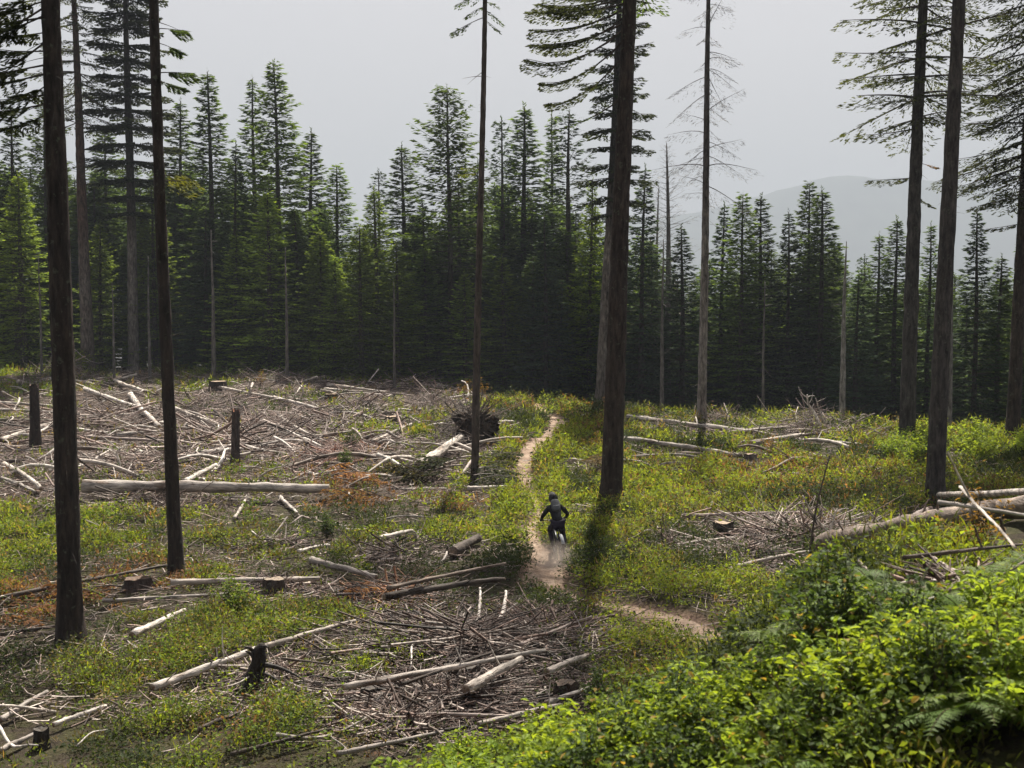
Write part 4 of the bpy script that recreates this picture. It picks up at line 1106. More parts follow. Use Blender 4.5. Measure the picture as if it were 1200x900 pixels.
dead_branch(963, 512, [(0, 0, -3), (-2, 0, 14), (-8, .2, 28), (-17, .1, 40), (-18, 0, 50)], 4.5, 'white', 'antler like white branch standing up at the crest heap')
dead_branch(975, 512, [(0, 0, -3), (-6, 0, 12), (-14, .1, 28), (-20, 0, 46)], 3, 'pale', 'thin curved branch crossing the antler like one')
dead_branch(985, 514, [(0, 0, 0), (12, 0, 14), (24, 0, 24), (40, 0, 30)], 3, 'mauve', 'curved twiggy branch reaching toward the branchy trunk', side=9)
dead_branch(1020, 520, [(0, 0, 0), (-6, 0, 10), (8, .1, 16), (18, 0, 4)], 3, 'pale', 'bent branch hooping at the end of the crest heap')
dead_branch(972, 672, [(0, 0, 0), (-4, 0, 30), (2, 0, 60), (8, 0, 78)], 4, 'white', 'pale upright branch in the brush heap')
dead_branch(948, 665, [(0, 0, 0), (16, 0, 20), (38, 0, 50)], 3, 'pale', 'pale slanting branch in the brush heap', side=4)
dead_branch(985, 655, [(0, 0, 0), (-14, 0, 30), (-36, 0, 56), (-46, 0, 76)], 4, 'pale', 'long pale branch arching over the brush heap', side=5)
dead_branch(945, 690, [(0, 0, -5), (4, 0, 50), (10, 0, 100), (28, .1, 165)], 4, 'dark', 'slender dark dead stalk rising above the brush heap', 'dead_stalk', 14)
dead_branch(1190, 655, [(0, 0, -10), (-2, 0, 10), (-14, 0, 30), (-20, 0, 50)], 7, 'dark', 'dark broken branch at the picture edge above the ferns', side=2)
dead_branch(300, 562, [(0, 0, 0), (14, 0, 10), (24, 0, 14), (36, 0, 16)], 3, 'pale', 'forked pale branch on the long grey log', side=5)
dead_branch(352, 470, [(0, 0, 0), (4, 0, 12), (-4, 0, 24)], 3, 'pale', 'small upright pale snag twig near the treeline', side=4)
dead_branch(292, 465, [(0, 0, 0), (1, 0, 10), (0, 0, 20)], 4, 'pale', 'short pale upright splinter in the upper slash field', side=1)
dead_branch(138, 556, [(0, 0, 0), (3, 0, 12), (-2, 0, 26), (4, 0, 32)], 4, 'white', 'twisted white root branch behind the long straight grey log', side=6)
dead_branch(718, 590, [(-14, -.4, -2), (-4, -.45, 12), (2, -.4, 26)], 2, 'dark', 'thin dark twig at the foot of the big brown trunk', side=3)

# ------------------------------------------------------------------ low plants over the clearing (nobody could count them)
def cover():
    rng = np.random.default_rng(31); m = MB()
    N = 160000
    az = rng.uniform(-.56, .54, N); d = 6.0 * (100 / 6.0) ** (rng.random(N) ** .66)
    x = np.tan(az) * d; y = d
    sd_ = trail_sd(x, y); sl = slash_mask(x, y)
    patch = fbm(x / 2.6 + 4, y / 3.4, 3); patch2 = fbm(x / 7 + 9, y / 9 + 3, 2)
    dens = np.clip((patch - .30) * 5, .25, 1)
    ub = y - np.where(x > 0, 1.1, 0.6) * np.clip(x, -12, 9); onbank = sstep(17, 14, ub)
    dens = dens * (1 - .80 * sl * sstep(.62, .52, patch2)) * (y < crest_y(x) + 3)
    px = 600 + x / y * F
    rightside = sstep(520, 640, px)
    dens = np.maximum(dens, rightside * .85 * (y < crest_y(x) + 3))
    gaps = fbm(x / 1.0 + 60, y / 1.3 + 20, 2); dens = dens * np.clip((gaps - .33) * 6, .10, 1) * 1.15 * (1 - .45 * onbank)
    dens = dens * (1 - BARE[np.clip(((x + 60) / .2).astype(int), 0, 599), np.clip((y / .2).astype(int), 0, 599)])
    keep = (rng.random(N) < dens) & (sd_ + (rng.random(N) - .5) * .25 > .02 + .22 * (y < 29))
    x, y, d, px, patch, patch2, sl = x[keep], y[keep], d[keep], px[keep], patch[keep], patch2[keep], sl[keep]
    N = len(x)
    z = height(x, y)
    # colour of each plant: fresh, mid, olive, straw, rust
    u = rng.random(N) + (patch2 - .5) * .9
    rt = sstep(300, 750, px)
    fresh = np.array((.175, .235, .030)); mid = np.array((.085, .135, .023)); olive = np.array((.075, .072, .024)); straw = np.array((.22, .17, .085)); rust = np.array((.15, .085, .05)); dk = np.array((.035, .052, .018))
    C = np.empty((N, 3))
    C[:] = mid
    k = u > .62 - .32 * rt; C[k] = fresh
    k = u < .24; C[k] = olive
    k = rng.random(N) < .09 * (1 - onbank[keep]); C[k] = straw
    ob = onbank[keep]; k = rng.random(N) < (.012 + .02 * sl) * (1 - ob); C[k] = rust
    k = (rng.random(N) < .12) | (patch < .40); C[k] = dk
    for (qx, qy, rad, pr) in [(110, 690, 1.9, .75), (30, 720, 1.3, .5), (420, 585, 1.9, .7), (440, 702, 1.0, .7), (400, 560, 2.0, .5), (285, 530, 1.0, .5), (560, 462, 1.6, .5), (900, 355 + 200, 1.2, .5), (905, 565, 3, .12), (700, 510, 1.0, .4), (270, 862, .6, .5), (990, 620, .8, .5), (540, 590, 1.2, .4), (180, 680, 1.2, .6), (860, 560, 5, .10), (1000, 560, 5, .12), (640, 480, 4, .10)]:
        p = G(qx, qy); k = (np.hypot(x - p[0], (y - p[1]) * .6) < rad) & (rng.random(N) < pr * .6); C[k] = rust * rng.uniform(.7, 1.4, (k.sum(), 1))
    C *= rng.uniform(.75, 1.25, (N, 1))
    far = np.clip(d / 30, .75, 2.0)
    size = rng.uniform(.7, 1.3, N)
    big = np.clip(.35 + 1.9 * (gaps[keep] - .35) * 2, .45, 1.7)
    hh = rng.uniform(.10, .40, N) * big * (1 + .35 * rightside[keep]) * (1 - .3 * ob)
    rad = rng.uniform(.14, .30, N) * size
    n = 15
    i = np.repeat(np.arange(N), n); M = len(i)
    a = rng.random(M) * 6.28; q = np.sqrt(rng.random(M)) * rad[i]; f = rng.random(M) ** .7
    pos = np.stack([x[i] + np.cos(a) * q, y[i] + np.sin(a) * q, z[i] + .02 + hh[i] * f * (1 - (q / (rad[i] * 1.4)) ** 2)], -1)
    e = rng.normal(.35, .45, M); a2 = a + rng.normal(0, .8, M)
    D = np.stack([np.cos(a2) * np.cos(e), np.sin(a2) * np.cos(e), np.sin(e)], -1)
    wv = norm(np.cross(D, norm(np.array([0, 0, 1.0]) + rng.normal(0, .5, (M, 3)))))
    l = rng.uniform(.05, .115, M) * far[i]; wd = l * rng.uniform(.3, .6, M)
    blade = rng.random(M) < .22
    l = np.where(blade, l * 2.4, l); wd = np.where(blade, wd * .35, wd); D[blade, 2] += 1.2; D = norm(D)
    Q = np.stack([pos, pos + D * (l * .5)[:, None] + wv * wd[:, None] * .6, pos + D * l[:, None] - np.array([0, 0, 1]) * (l * .15)[:, None], pos + D * (l * .5)[:, None] - wv * wd[:, None] * .6], 1)
    cc = C[i] * rng.uniform(.7, 1.3, (M, 1))
    cc[blade] = cc[blade] * np.array([1.15, 1.0, .9])
    m.quads(Q, cc)
    tag(m.build('ground_cover', M_cover, smooth=False), 'low huckleberry plants, moss and grass covering the clearing', 'ground cover', None, 'stuff')
cover()

# ------------------------------------------------------------------ bushes, ferns and saplings
def leaf_quads(rng, pos, D, l, wr, c, fold=.25):
    M = len(pos); wv = norm(np.cross(D, norm(np.array([0, 0, 1.0]) + rng.normal(0, .35, (M, 3)))))
    nn = np.cross(wv, D)
    wd = l * wr
    b = pos; t = pos + D * l[:, None] - nn * 0 - np.array([0, 0, 1]) * (l * .18)[:, None]
    m1 = pos + D * (l * .42)[:, None]
    L1 = m1 + wv * wd[:, None] * .5 + nn * (wd * fold)[:, None]; R1 = m1 - wv * wd[:, None] * .5 + nn * (wd * fold)[:, None]
    m2 = pos + D * (l * .75)[:, None] - np.array([0, 0, 1]) * (l * .08)[:, None]
    L2 = m2 + wv * wd[:, None] * .36 + nn * (wd * fold * .7)[:, None]; R2 = m2 - wv * wd[:, None] * .36 + nn * (wd * fold * .7)[:, None]
    q1 = np.stack([b, L1, m1 * 1.0, R1], 1)
    # two blades of the leaf each side of the midrib
    A = np.stack([b, L1, L2, m2], 1); B = np.stack([b, m2, R2, R1], 1); Cc = np.stack([m2, L2, t, R2], 1)
    return np.concatenate([A, B, Cc]), np.concatenate([c, c, c])
def make_bush(seed, c, Hh=1.0, spread_=.55, stems=16, leaves=34, lsize=.075, wr=.55, wood=(.10, .075, .05), name='leafy_bush'):
    rng = np.random.default_rng(seed)
    root = empty(name, (0, 0, 0), '', 'bush'); wb = MB(); lb = MB()
    a = rng.random(stems) * 6.28; out = rng.random(stems) ** .6 * spread_; hh = Hh * rng.uniform(.55, 1.05, stems) * (1 - .35 * (out / spread_) ** 2)
    s = np.linspace(0, 1, 7)
    P = np.stack([np.cos(a)[:, None] * out[:, None] * s ** 1.3, np.sin(a)[:, None] * out[:, None] * s ** 1.3, hh[:, None] * s], -1) + rng.normal(0, .015, (stems, 7, 3))
    P[:, 0, 2] = -.08
    wb.tubes(P, np.linspace(.009, .003, 7)[None] * np.ones((stems, 1)), 4, wood)
    i = np.repeat(np.arange(stems), leaves); M = len(i); u = .22 + .78 * rng.random(M) ** .75
    kk = u * 6; k0 = np.clip(np.floor(kk).astype(int), 0, 5); fr = kk - k0
    base = P[i, k0] * (1 - fr)[:, None] + P[i, k0 + 1] * fr[:, None]
    az = rng.random(M) * 6.28; off = rng.random(M) * .16 * (1.2 - u * .6)
    base = base + np.stack([np.cos(az) * off, np.sin(az) * off, rng.random(M) * .05], -1)
    e = rng.normal(.15, .4, M); D = np.stack([np.cos(az) * np.cos(e), np.sin(az) * np.cos(e), np.sin(e)], -1)
    cc = np.array(c) * rng.uniform(.65, 1.35, (M, 1)) * (1 + .25 * (u[:, None] - .5) * np.array([1.2, 1, .3]))
    k = rng.random(M) < .03; cc[k] = np.array([.28, .2, .05])
    Q, Cq = leaf_quads(rng, base, D, lsize * rng.uniform(.6, 1.3, M), wr, cc)
    lb.quads(Q, Cq)
    return dict(root=root, kids=[wb.build('stems', M_dead, root), lb.build('leaves', M_leaf, root, smooth=False)], used=False, cat='bush')
def make_fern(seed, c, n=9, L=.75, name='fern'):
    rng = np.random.default_rng(seed); root = empty(name, (0, 0, 0), '', 'fern'); wb = MB(); lb = MB()
    for q in range(n):
        a = q / n * 6.28 + rng.normal(0, .25); l = L * rng.uniform(.7, 1.15); e = rng.uniform(.6, 1.15)
        s = np.linspace(0, 1, 16)
        r_ = l * (math.cos(e) * s + .32 * s ** 2); z = l * (math.sin(e) * s - .62 * s ** 2)
        P = np.stack([np.cos(a) * r_, np.sin(a) * r_, z], 1)
        wb.tubes(P, np.linspace(.006, .002, 16), 4, (.12, .11, .04))
        T = norm(np.gradient(P, axis=0)); side = norm(np.cross(T, [0, 0, 1.0]))
        for sg in (-1, 1):
            for k in range(3, 16):
                u = k / 15; pl = l * .30 * math.sin(min(1, (1.06 - u) * 1.25) * 1.57) ** 1.0 * (.9 + .2 * rng.random())
                if pl < .015: continue
                nl = 7; v = (np.arange(nl) + .6) / nl
                dirp = norm(side[k] * sg + T[k] * .45 + np.array([0, 0, -.12]))
                pb = P[k] + dirp * (v * pl)[:, None]
                for s2 in (-1, 1):
                    d2 = norm(T[k] * s2 * 1.0 + dirp * .55)
                    ll = pl * .26 * (1.1 - v)
                    nrm = norm(np.cross(dirp, T[k]))
                    wv = norm(np.cross(d2, nrm))
                    Q = np.stack([pb, pb + d2 * (ll * .5)[:, None] + wv * (ll * .22 + .002)[:, None], pb + d2 * ll[:, None], pb + d2 * (ll * .5)[:, None] - wv * (ll * .22 + .002)[:, None]], 1)
                    lb.quads(Q, np.array(c) * rng.uniform(.8, 1.2) * np.ones((nl, 1)))
    return dict(root=root, kids=[wb.build('stems', M_dead, root), lb.build('fronds', M_leaf, root, smooth=False)], used=False, cat='fern')
B = [make_bush(1, (.185, .255, .032), 1.0, .6, 20, 44, .085), make_bush(2, (.14, .21, .03), .9, .65, 22, 46, .075), make_bush(3, (.19, .27, .04), .8, .55, 20, 46, .095, .45),
     make_bush(4, (.10, .15, .028), 1.0, .55, 20, 44, .07, .6)]
BD = make_bush(5, (.042, .072, .020), 1.0, .42, 22, 46, .07, .5, name='dark_sapling')
BR = make_bush(6, (.18, .11, .035), .8, .4, 10, 26, .06, .5)
FE = [make_fern(11, (.12, .20, .028), 11), make_fern(12, (.10, .17, .028), 9, .85), make_fern(13, (.15, .22, .034), 12, .65)]
def put(p, loc, rz, s, label, group=None, tilt=(0, 0)):
    if not p['used']:
        p['used'] = True; r = p['root']; r.location = loc; r.rotation_euler = (tilt[0], tilt[1], rz); r.scale = (s, s, s); r['label'] = label
        if group: r['group'] = group
        return r
    return copy_tree(p['root'], p['kids'], loc, rz, s, label, p['cat'], group, tilt)
def putpx(p, px, py, s, label, group=None):
    g = G(px, py, 0, height); return put(p, g, random.random() * 6.28, s, label, group)

putpx(BD, 968, 800, 1.0, 'dark leafy sapling standing up among the bright ferns')
putpx(BD, 1000, 800, .7, 'dark leafy shoot right behind the dark sapling among the ferns')
putpx(BD, 700, 838, .8, 'dark green bushy sapling at the near end of the big slash heap')
putpx(BD, 1128, 850, .55, 'dark bush in the shade near the corner of the ferns')
putpx(B[3], 275, 722, .9, 'rounded green shrub right below the pale cut stump log')
putpx(B[3], 232, 735, .6, 'small green shrub beside the rounded shrub')
putpx(BD, 383, 632, .8, 'dark green shrub in the grass below the long grey log')
putpx(BD, 412, 530, 1.0, 'dark shrub standing in the slash field')
putpx(BD, 405, 552, .9, 'dark shrub in front of the slash field shrub')
putpx(B[0], 97, 436, 1.6, 'yellow green bush lit at the forest foot beside the thick trunk')
putpx(B[0], 1095, 528, 1.5, 'leafy sunlit bush between the branchy and the straight trunk')
putpx(B[1], 1058, 528, 1.2, 'green bush at the foot of the branchy trunk')
putpx(BR, 1150, 655, 1.0, 'orange tinged bush before the big fallen log')
putpx(BR, 903, 532, 1.1, 'rusty bush in the plants right of the crest logs')
putpx(BR, 562, 466, 1.8, 'rusty red bush at the crest beside the slender trunk')
putpx(BR, 545, 464, 1.3, 'smaller rusty bush at the crest beside the red one')
putpx(BR, 700, 528, 1.1, 'rusty shrub just left of the big brown trunk')
putpx(BR, 305, 452, 1.3, 'rusty shrub at the forest foot above the slash field')
putpx(BD, 692, 640, .75, 'dark shrub beside the trail right of the rider')
putpx(BD, 712, 652, .6, 'second dark low shrub beside the trail right of the rider')
rng = np.random.default_rng(91)
# row of bushes at the far right clearing edge
for q in range(16):
    px = 1030 + rng.random() * 190; py = 526 + rng.random() * 26
    putpx([B[0], B[1], B[3]][q % 3], px, py, rng.uniform(1.0, 1.6), 'green bush in the low thicket behind the smooth grey log', 'bushes in the thicket behind the smooth grey log')
# foreground bank
nb = nf = 0
for q in range(6000):
    px = rng.uniform(400, 1290); py = rng.uniform(650, 1060)
    lim = np.interp(px, [400, 480, 600, 700, 750, 860, 930, 1000, 1200], [925, 895, 852, 846, 806, 792, 722, 686, 655])
    g = G(px, py, 0, height)
    if g[1] > 20 or g[1] < 7.2: continue
    if nb + nf >= 300: break
    near = g[1] < 9
    fernish = px > 860 and rng.random() < (.62 if py < 860 else .3)
    sc_ = rng.uniform(.42, .7) if fernish else rng.uniform(.5, .85)
    if py - sc_ * .62 * F / g[1] < lim: continue
    if fernish:
        if nf >= 110: continue
        g = g + np.array([0, 0, rng.uniform(.05, .3)])
        k = int(rng.integers(3)); put(FE[k], g, rng.random() * 6.28, sc_, 'bright green fern in the dense growth on the near bank', 'ferns on the near bank', (rng.normal(0, .12), rng.normal(0, .12))); nf += 1
    else:
        if nb >= 190: continue
        k = int(rng.integers(4)) if rng.random() > .22 else -1  # dark kind adds variety; its colour also stands for shaded gaps between bushes
        pr = B[k] if k >= 0 else BD
        wd_ = ['light green', 'mid green', 'yellowish narrow leaved', 'deep green small leaved', 'dark gap filling'][k]
        put(pr, g, rng.random() * 6.28, sc_, wd_ + ' bush in the dense growth on the near bank', wd_ + ' bushes on the near bank', (rng.normal(0, .1), rng.normal(0, .1))); nb += 1
print('bank plants', nb, nf)

# fallen dark conifer boughs under the slender trunk, and a few in the field
def fallen_bough(px, py, L, az, c, label, h=.35, n=7):
    rng = np.random.default_rng(int(px * 5 + py)); p = G(px, py, 0, height)
    root = empty('fallen_bough', p, label, 'bough'); wb = MB(); lb = MB()
    a = R(az) + rng.normal(0, .45, n)
    O = np.stack([rng.normal(0, .35, n), rng.normal(0, .5, n), h * rng.uniform(.3, 1, n)], 1)
    boughs(lb, wb, rng, O, a, L * rng.uniform(.6, 1.1, n), rng.uniform(.1, .6, n), np.full(n, .5), np.full(n, 0.05), spm=110, ssize=.15, wid=.3, c=c, hang=.4, clump=5)
    wb.build('branches', M_dead, root); lb.build('needles', M_needle, root, smooth=False)
fallen_bough(520, 566, 1.5, 170, (.038, .046, .026), 'fallen dark needled bough under the thick fallen trunk', .9, 12)
fallen_bough(560, 572, 1.6, 15, (.035, .042, .026), 'fallen dark bough right at the foot of the slender trunk', .7, 12)
fallen_bough(495, 572, 1.4, 185, (.05, .046, .024), 'browning fallen bough left of the slender trunk', .6, 9)
fallen_bough(580, 550, 1.1, 30, (.03, .036, .022), 'small dark bough hanging off the root plate toward the trail', .7, 6)
fallen_bough(395, 565, 1.6, 20, (.16, .085, .05), 'rusty dead bough lying in the reddish slash', .4, 8)
fallen_bough(430, 590, 1.4, 160, (.14, .08, .045), 'second rusty dead bough before the reddish slash', .3, 7)
fallen_bough(740, 556, 1.8, 170, (.10, .075, .05), 'brown drooping bough lying behind the big brown trunk', .6, 8)
fallen_bough(775, 560, 1.7, 5, (.07, .06, .035), 'dull olive bough lying right of the big brown trunk', .5, 8)
fallen_bough(420, 703, 1.3, 10, (.22, .12, .065), 'orange dead bough beside the dark forked log', .3, 7)
fallen_bough(130, 700, 1.2, 190, (.17, .085, .045), 'rusty bough between the thick trunk and the leaning trunk', .25, 8)
fallen_bough(20, 725, 1.2, 10, (.17, .085, .045), 'rusty bough low at the frame edge', .2, 6)

# ------------------------------------------------------------------ rider and bicycle
def skin(name, V, E, rad, mat, parent=None, sub=2, root=0):
    me = bpy.data.meshes.new(name + '_cage'); me.from_pydata([tuple(v) for v in V], E, [])
    o = bpy.data.objects.new(name, me); col.objects.link(o)
    sk = o.modifiers.new('s', 'SKIN'); sk.use_smooth_shade = True
    if not me.skin_vertices: me.skin_vertices.new(name='')
    sv = me.skin_vertices[0].data
    for i, r in enumerate(rad):
        sv[i].radius = (r, r) if np.isscalar(r) else r
        sv[i].use_root = (i == root)
    ss = o.modifiers.new('d', 'SUBSURF'); ss.levels = sub; ss.render_levels = sub
    dg = bpy.context.evaluated_depsgraph_get(); dg.update()
    nm = bpy.data.meshes.new_from_object(o.evaluated_get(dg)); nm.name = name
    o.modifiers.clear(); o.data = nm
    bpy.data.meshes.remove(me)
    nm.materials.clear(); nm.materials.append(mat)
    for p in nm.polygons: p.use_smooth = True
    if parent: o.parent = parent
    return o
M_black = flat_mat('black_riding_cloth', (.013, .014, .018), .8, .3)
M_trou = flat_mat('dark_riding_trousers', (.020, .016, .028), .8, .3)
M_skin = flat_mat('skin', (.42, .27, .2), .55, .4)
M_helm = flat_mat('black_helmet_shell', (.012, .012, .014), .6, .25)
M_pack = flat_mat('grey_pack_cloth', (.075, .08, .085), .75, .3)
M_rub = flat_mat('tyre_rubber', (.016, .016, .016), .85, .3)
M_frame = flat_mat('dark_bike_frame', (.02, .022, .03), .35, .5)
M_alu = flat_mat('brushed_alloy', (.45, .45, .46), .35, .5, .8)
M_white = flat_mat('white_plastic', (.24, .25, .27), .6, .3)

rp = G(655, 655, 0, height)
HEAD = R(8)           # heading to the left of straight away
LEAN = R(-5)
def place(o):
    o.location = (rp[0], rp[1], float(height(rp[0:1], rp[1:2])[0]) + .03)
    o.rotation_euler = (0, LEAN, HEAD)
    o.rotation_mode = 'XYZ'; o.scale = (.91, .91, .91)
# bicycle; local forward +Y
bike = empty('mountain_bike', (0, 0, 0), 'dark mountain bike ridden up the dirt trail, with a pale rear mudguard', 'bicycle'); place(bike)
def ring(m, cy_, cz, Rr, rr, n, k, c=(1, 1, 1), sx=1.0):
    a = np.linspace(0, 2 * math.pi, n, endpoint=False); b = np.arange(k) / k * 2 * math.pi
    A, Bb = np.meshgrid(a, b, indexing='ij')
    V = np.stack([rr * sx * np.sin(Bb), cy_ + (Rr + rr * np.cos(Bb)) * np.cos(A), cz + (Rr + rr * np.cos(Bb)) * np.sin(A)], -1).reshape(-1, 3)
    f = [(i * k + j, i * k + (j + 1) % k, ((i + 1) % n) * k + (j + 1) % k, ((i + 1) % n) * k + j) for i in range(n) for j in range(k)]
    m.add(V, f, c)
def seg(m, P, r, sides=8, cap=True): 
    P = np.array(P, float); m.tubes(P, np.full(len(P), r) if np.isscalar(r) else np.array(r), sides, (1, 1, 1), cap=cap)
WR = .355
steer = R(8)
for wy, nm in ((-.57, 'rear_wheel'), (.63, 'front_wheel')):
    we = bpy.data.objects.new(nm, None); col.objects.link(we); we.parent = bike; we.location = (0, wy, WR)
    m = MB(); ring(m, 0, 0, WR - .03, .031, 48, 10)
    for a in np.linspace(0, 2 * math.pi, 60, endpoint=False):      # tread knobs
        for sx in (-.018, .018):
            cpt = np.array([sx, math.cos(a) * WR * .995, math.sin(a) * WR * .995]); t_ = np.array([0, -math.sin(a), math.cos(a)]) * .008; o_ = np.array([0, math.cos(a), math.sin(a)]) * .008; s_ = np.array([.008, 0, 0])
            V = [cpt + i * s_ + j * t_ + k * o_ for k in (-1, 1) for i, j in ((-1, -1), (1, -1), (1, 1), (-1, 1))]
            m.add(V, [(0, 1, 5, 4), (1, 2, 6, 5), (2, 3, 7, 6), (3, 0, 4, 7), (4, 5, 6, 7)], (1, 1, 1))
    m.build('tyre', M_rub, we, smooth=False)
    m = MB(); ring(m, 0, 0, WR - .062, .011, 48, 8, sx=1.3); m.build('rim', M_frame, we)
    m = MB(); 
    for q in range(28):
        a = q / 28 * 6.2832; sx = .028 if q % 2 else -.028
        seg(m, [(sx, math.cos(a + .3) * .025, math.sin(a + .3) * .025), (0, math.cos(a) * (WR - .065), math.sin(a) * (WR - .065))], .0012, 4, False)
    m.build('spokes', M_frame, we)
    m = MB(); seg(m, [(-.055, 0, 0), (-.03, 0, 0), (.03, 0, 0), (.055, 0, 0)], [.012, .025, .025, .012], 10); m.build('hub', M_frame, we)
    m = MB(); ring(m, 0, 0, .07, .004, 30, 6); mm = m.build('brake_disc', M_alu, we); mm.location.x = -.045
    if nm == 'front_wheel': we.rotation_euler = (0, 0, 0)
m = MB()
BB = (0, -.13, .34); HT = (0, .40, .86); HB = (0, .44, .74); ST = (0, -.27, .76)
seg(m, [BB, HB], .026); seg(m, [ST, HT], .02); seg(m, [BB, ST], .018); seg(m, [HT, HB], .027)
for sx in (-.06, .06):
    seg(m, [(0.02 * np.sign(sx), -.15, .35), (sx, -.57, WR)], .011); seg(m, [(0.02 * np.sign(sx), -.25, .68), (sx, -.57, WR)], .010)
m.build('bike_frame', M_frame, bike)
m = MB()
for sx in (-.06, .06): seg(m, [(sx, .47, .70), (sx, .55, .52), (sx, .63, WR)], [.018, .018, .016])
seg(m, [(-.06, .465, .71), (.06, .465, .71)], .018); m.build('fork', M_frame, bike)
m = MB(); seg(m, [(-.385, .34, 1.0), (-.2, .40, .99), (0, .43, .94), (.2, .40, .99), (.385, .34, 1.0)], .0145); seg(m, [(0, .39, .88), (0, .43, .94)], .018); hb = m.build('handlebar', M_frame, bike)
for sx in (-1, 1):
    m = MB(); seg(m, [(sx * .385, .34, 1.0), (sx * .27, .377, .9935)], .018); m.build('grip', M_rub, hb)
m = MB()
V = []; n = 10
ysd = np.linspace(-.14, .14, n)
for y_ in ysd:
    w_ = np.interp(y_, [-.14, -.09, 0, .08, .14], [.055, .07, .04, .022, .012])
    for q in range(8):
        a = q / 8 * 6.283; V.append((w_ * math.cos(a), y_ - .33, .83 + .02 * math.sin(a) + .012 * (y_ / .14) ** 2))
m.add(V, [(i * 8 + j, i * 8 + (j + 1) % 8, (i + 1) * 8 + (j + 1) % 8, (i + 1) * 8 + j) for i in range(n - 1) for j in range(8)], (1, 1, 1))
m.build('saddle', M_rub, bike)
m = MB(); seg(m, [(0, -.265, .74), (0, -.32, .825)], .014); m.build('seat_post', M_alu, bike)
m = MB(); ring(m, BB[1], BB[2], .08, .005, 28, 6); cw = m.build('chainring', M_frame, bike); cw.location.x = .045
for sx, sg_ in ((-1, 1), (1, -1)):
    m = MB(); seg(m, [(sx * .07, BB[1], BB[2]), (sx * .085, BB[1] + sg_ * .17, BB[2] - .01)], .012); cr = m.build('crank', M_frame, bike)
    m = MB(); px_, py_, pz_ = sx * .14, BB[1] + sg_ * .17, BB[2] - .01
    V = [(px_ + i * .05, py_ + j * .045, pz_ + k * .009) for k in (-1, 1) for i, j in ((-1, -1), (1, -1), (1, 1), (-1, 1))]
    m.add(V, [(3, 2, 1, 0), (4, 5, 6, 7), (0, 1, 5, 4), (1, 2, 6, 5), (2, 3, 7, 6), (3, 0, 4, 7)], (1, 1, 1)); m.build('pedal', M_frame, cr, smooth=False)
m = MB()
V = []
for i, a in enumerate(np.linspace(R(95), R(150), 12)):
    for s_ in (-.045, -.02, .02, .045):
        rr_ = WR + .055 - (abs(s_) > .03) * .02
        V.append((s_, -.57 + math.cos(a) * rr_, WR + math.sin(a) * rr_ + .0))
V2 = [(v[0], v[1], v[2] - .006) for v in V]
nV = len(V); f = [(i * 4 + j, i * 4 + j + 1, (i + 1) * 4 + j + 1, (i + 1) * 4 + j) for i in range(11) for j in range(3)]
m.add(V + V2, f + [tuple(q + nV for q in reversed(x_)) for x_ in f], (1, 1, 1)); m.build('rear_mudguard', M_white, bike)

# person; same local frame
pers = empty('person', (0, 0, 0), 'rider in black clothes and full helmet standing on the pedals', 'person'); place(pers)
J = dict(pel=(0, -.30, 1.02), belly=(0, -.22, 1.14), chest=(0, -.06, 1.30), neck=(0, .06, 1.44), hb=(0, .10, 1.50), head=(0, .13, 1.60),
         sL=(-.17, .0, 1.385), eL=(-.35, .04, 1.17), wL=(-.345, .29, 1.035), sR=(.17, .0, 1.385), eR=(.35, .04, 1.17), wR=(.345, .29, 1.035),
         hL=(-.095, -.28, .98), kL=(-.17, .10, .80), aL=(-.135, -.03, .43), tL=(-.145, .12, .365), hR=(.095, -.28, .98), kR=(.16, .0, .66), aR=(.135, -.37, .43), tR=(.145, -.22, .365))
def sk(names, edges, rads, name, mat, sub=2, parent=None, extra=()):
    V = [J[n] for n in names]; return skin(name, V, edges, rads, mat, parent or pers, sub)
names = ['pel', 'belly', 'chest', 'neck', 'hb', 'head', 'sL', 'eL', 'wL', 'sR', 'eR', 'wR', 'hL', 'kL', 'aL', 'tL', 'hR', 'kR', 'aR', 'tR']
idx = {n: i for i, n in enumerate(names)}
ed = [('pel', 'belly'), ('belly', 'chest'), ('chest', 'neck'), ('neck', 'hb'), ('hb', 'head'), ('chest', 'sL'), ('sL', 'eL'), ('eL', 'wL'), ('chest', 'sR'), ('sR', 'eR'), ('eR', 'wR'), ('pel', 'hL'), ('hL', 'kL'), ('kL', 'aL'), ('aL', 'tL'), ('pel', 'hR'), ('hR', 'kR'), ('kR', 'aR'), ('aR', 'tR')]
rd = dict(pel=.125, belly=.12, chest=.135, neck=.055, hb=.06, head=.085, sL=.062, eL=.042, wL=.03, sR=.062, eR=.042, wR=.03, hL=.085, kL=.058, aL=.04, tL=.035, hR=.085, kR=.058, aR=.04, tR=.035)
# hands: palm and fingers curled round the grips, as part of the one body mesh
V = [J[n] for n in names]; E = [(idx[a], idx[b]) for a, b in ed]; Rd = [rd[n] for n in names]
for sx, wn in ((-1, 'wL'), (1, 'wR')):
    palm = len(V); V.append((sx * .335, .325, 1.028)); Rd.append(.026); E.append((idx[wn], palm))
    for q, ln_ in enumerate((.9, 1.0, .95, .8)):
        x_ = sx * (.375 - q * .024); a0 = len(V)
        V += [(x_, .345, 1.030), (x_, .378 + .004 * ln_, 1.012), (x_, .378, .985), (x_, .355, .972)]
        Rd += [.010, .009, .0085, .008]; E += [(palm, a0), (a0, a0 + 1), (a0 + 1, a0 + 2), (a0 + 2, a0 + 3)]
    a0 = len(V); V += [(sx * .295, .325, 1.012), (sx * .285, .350, .985)]; Rd += [.011, .009]; E += [(palm, a0), (a0, a0 + 1)]
body = skin('body', V, E, Rd, M_black, pers, 2)
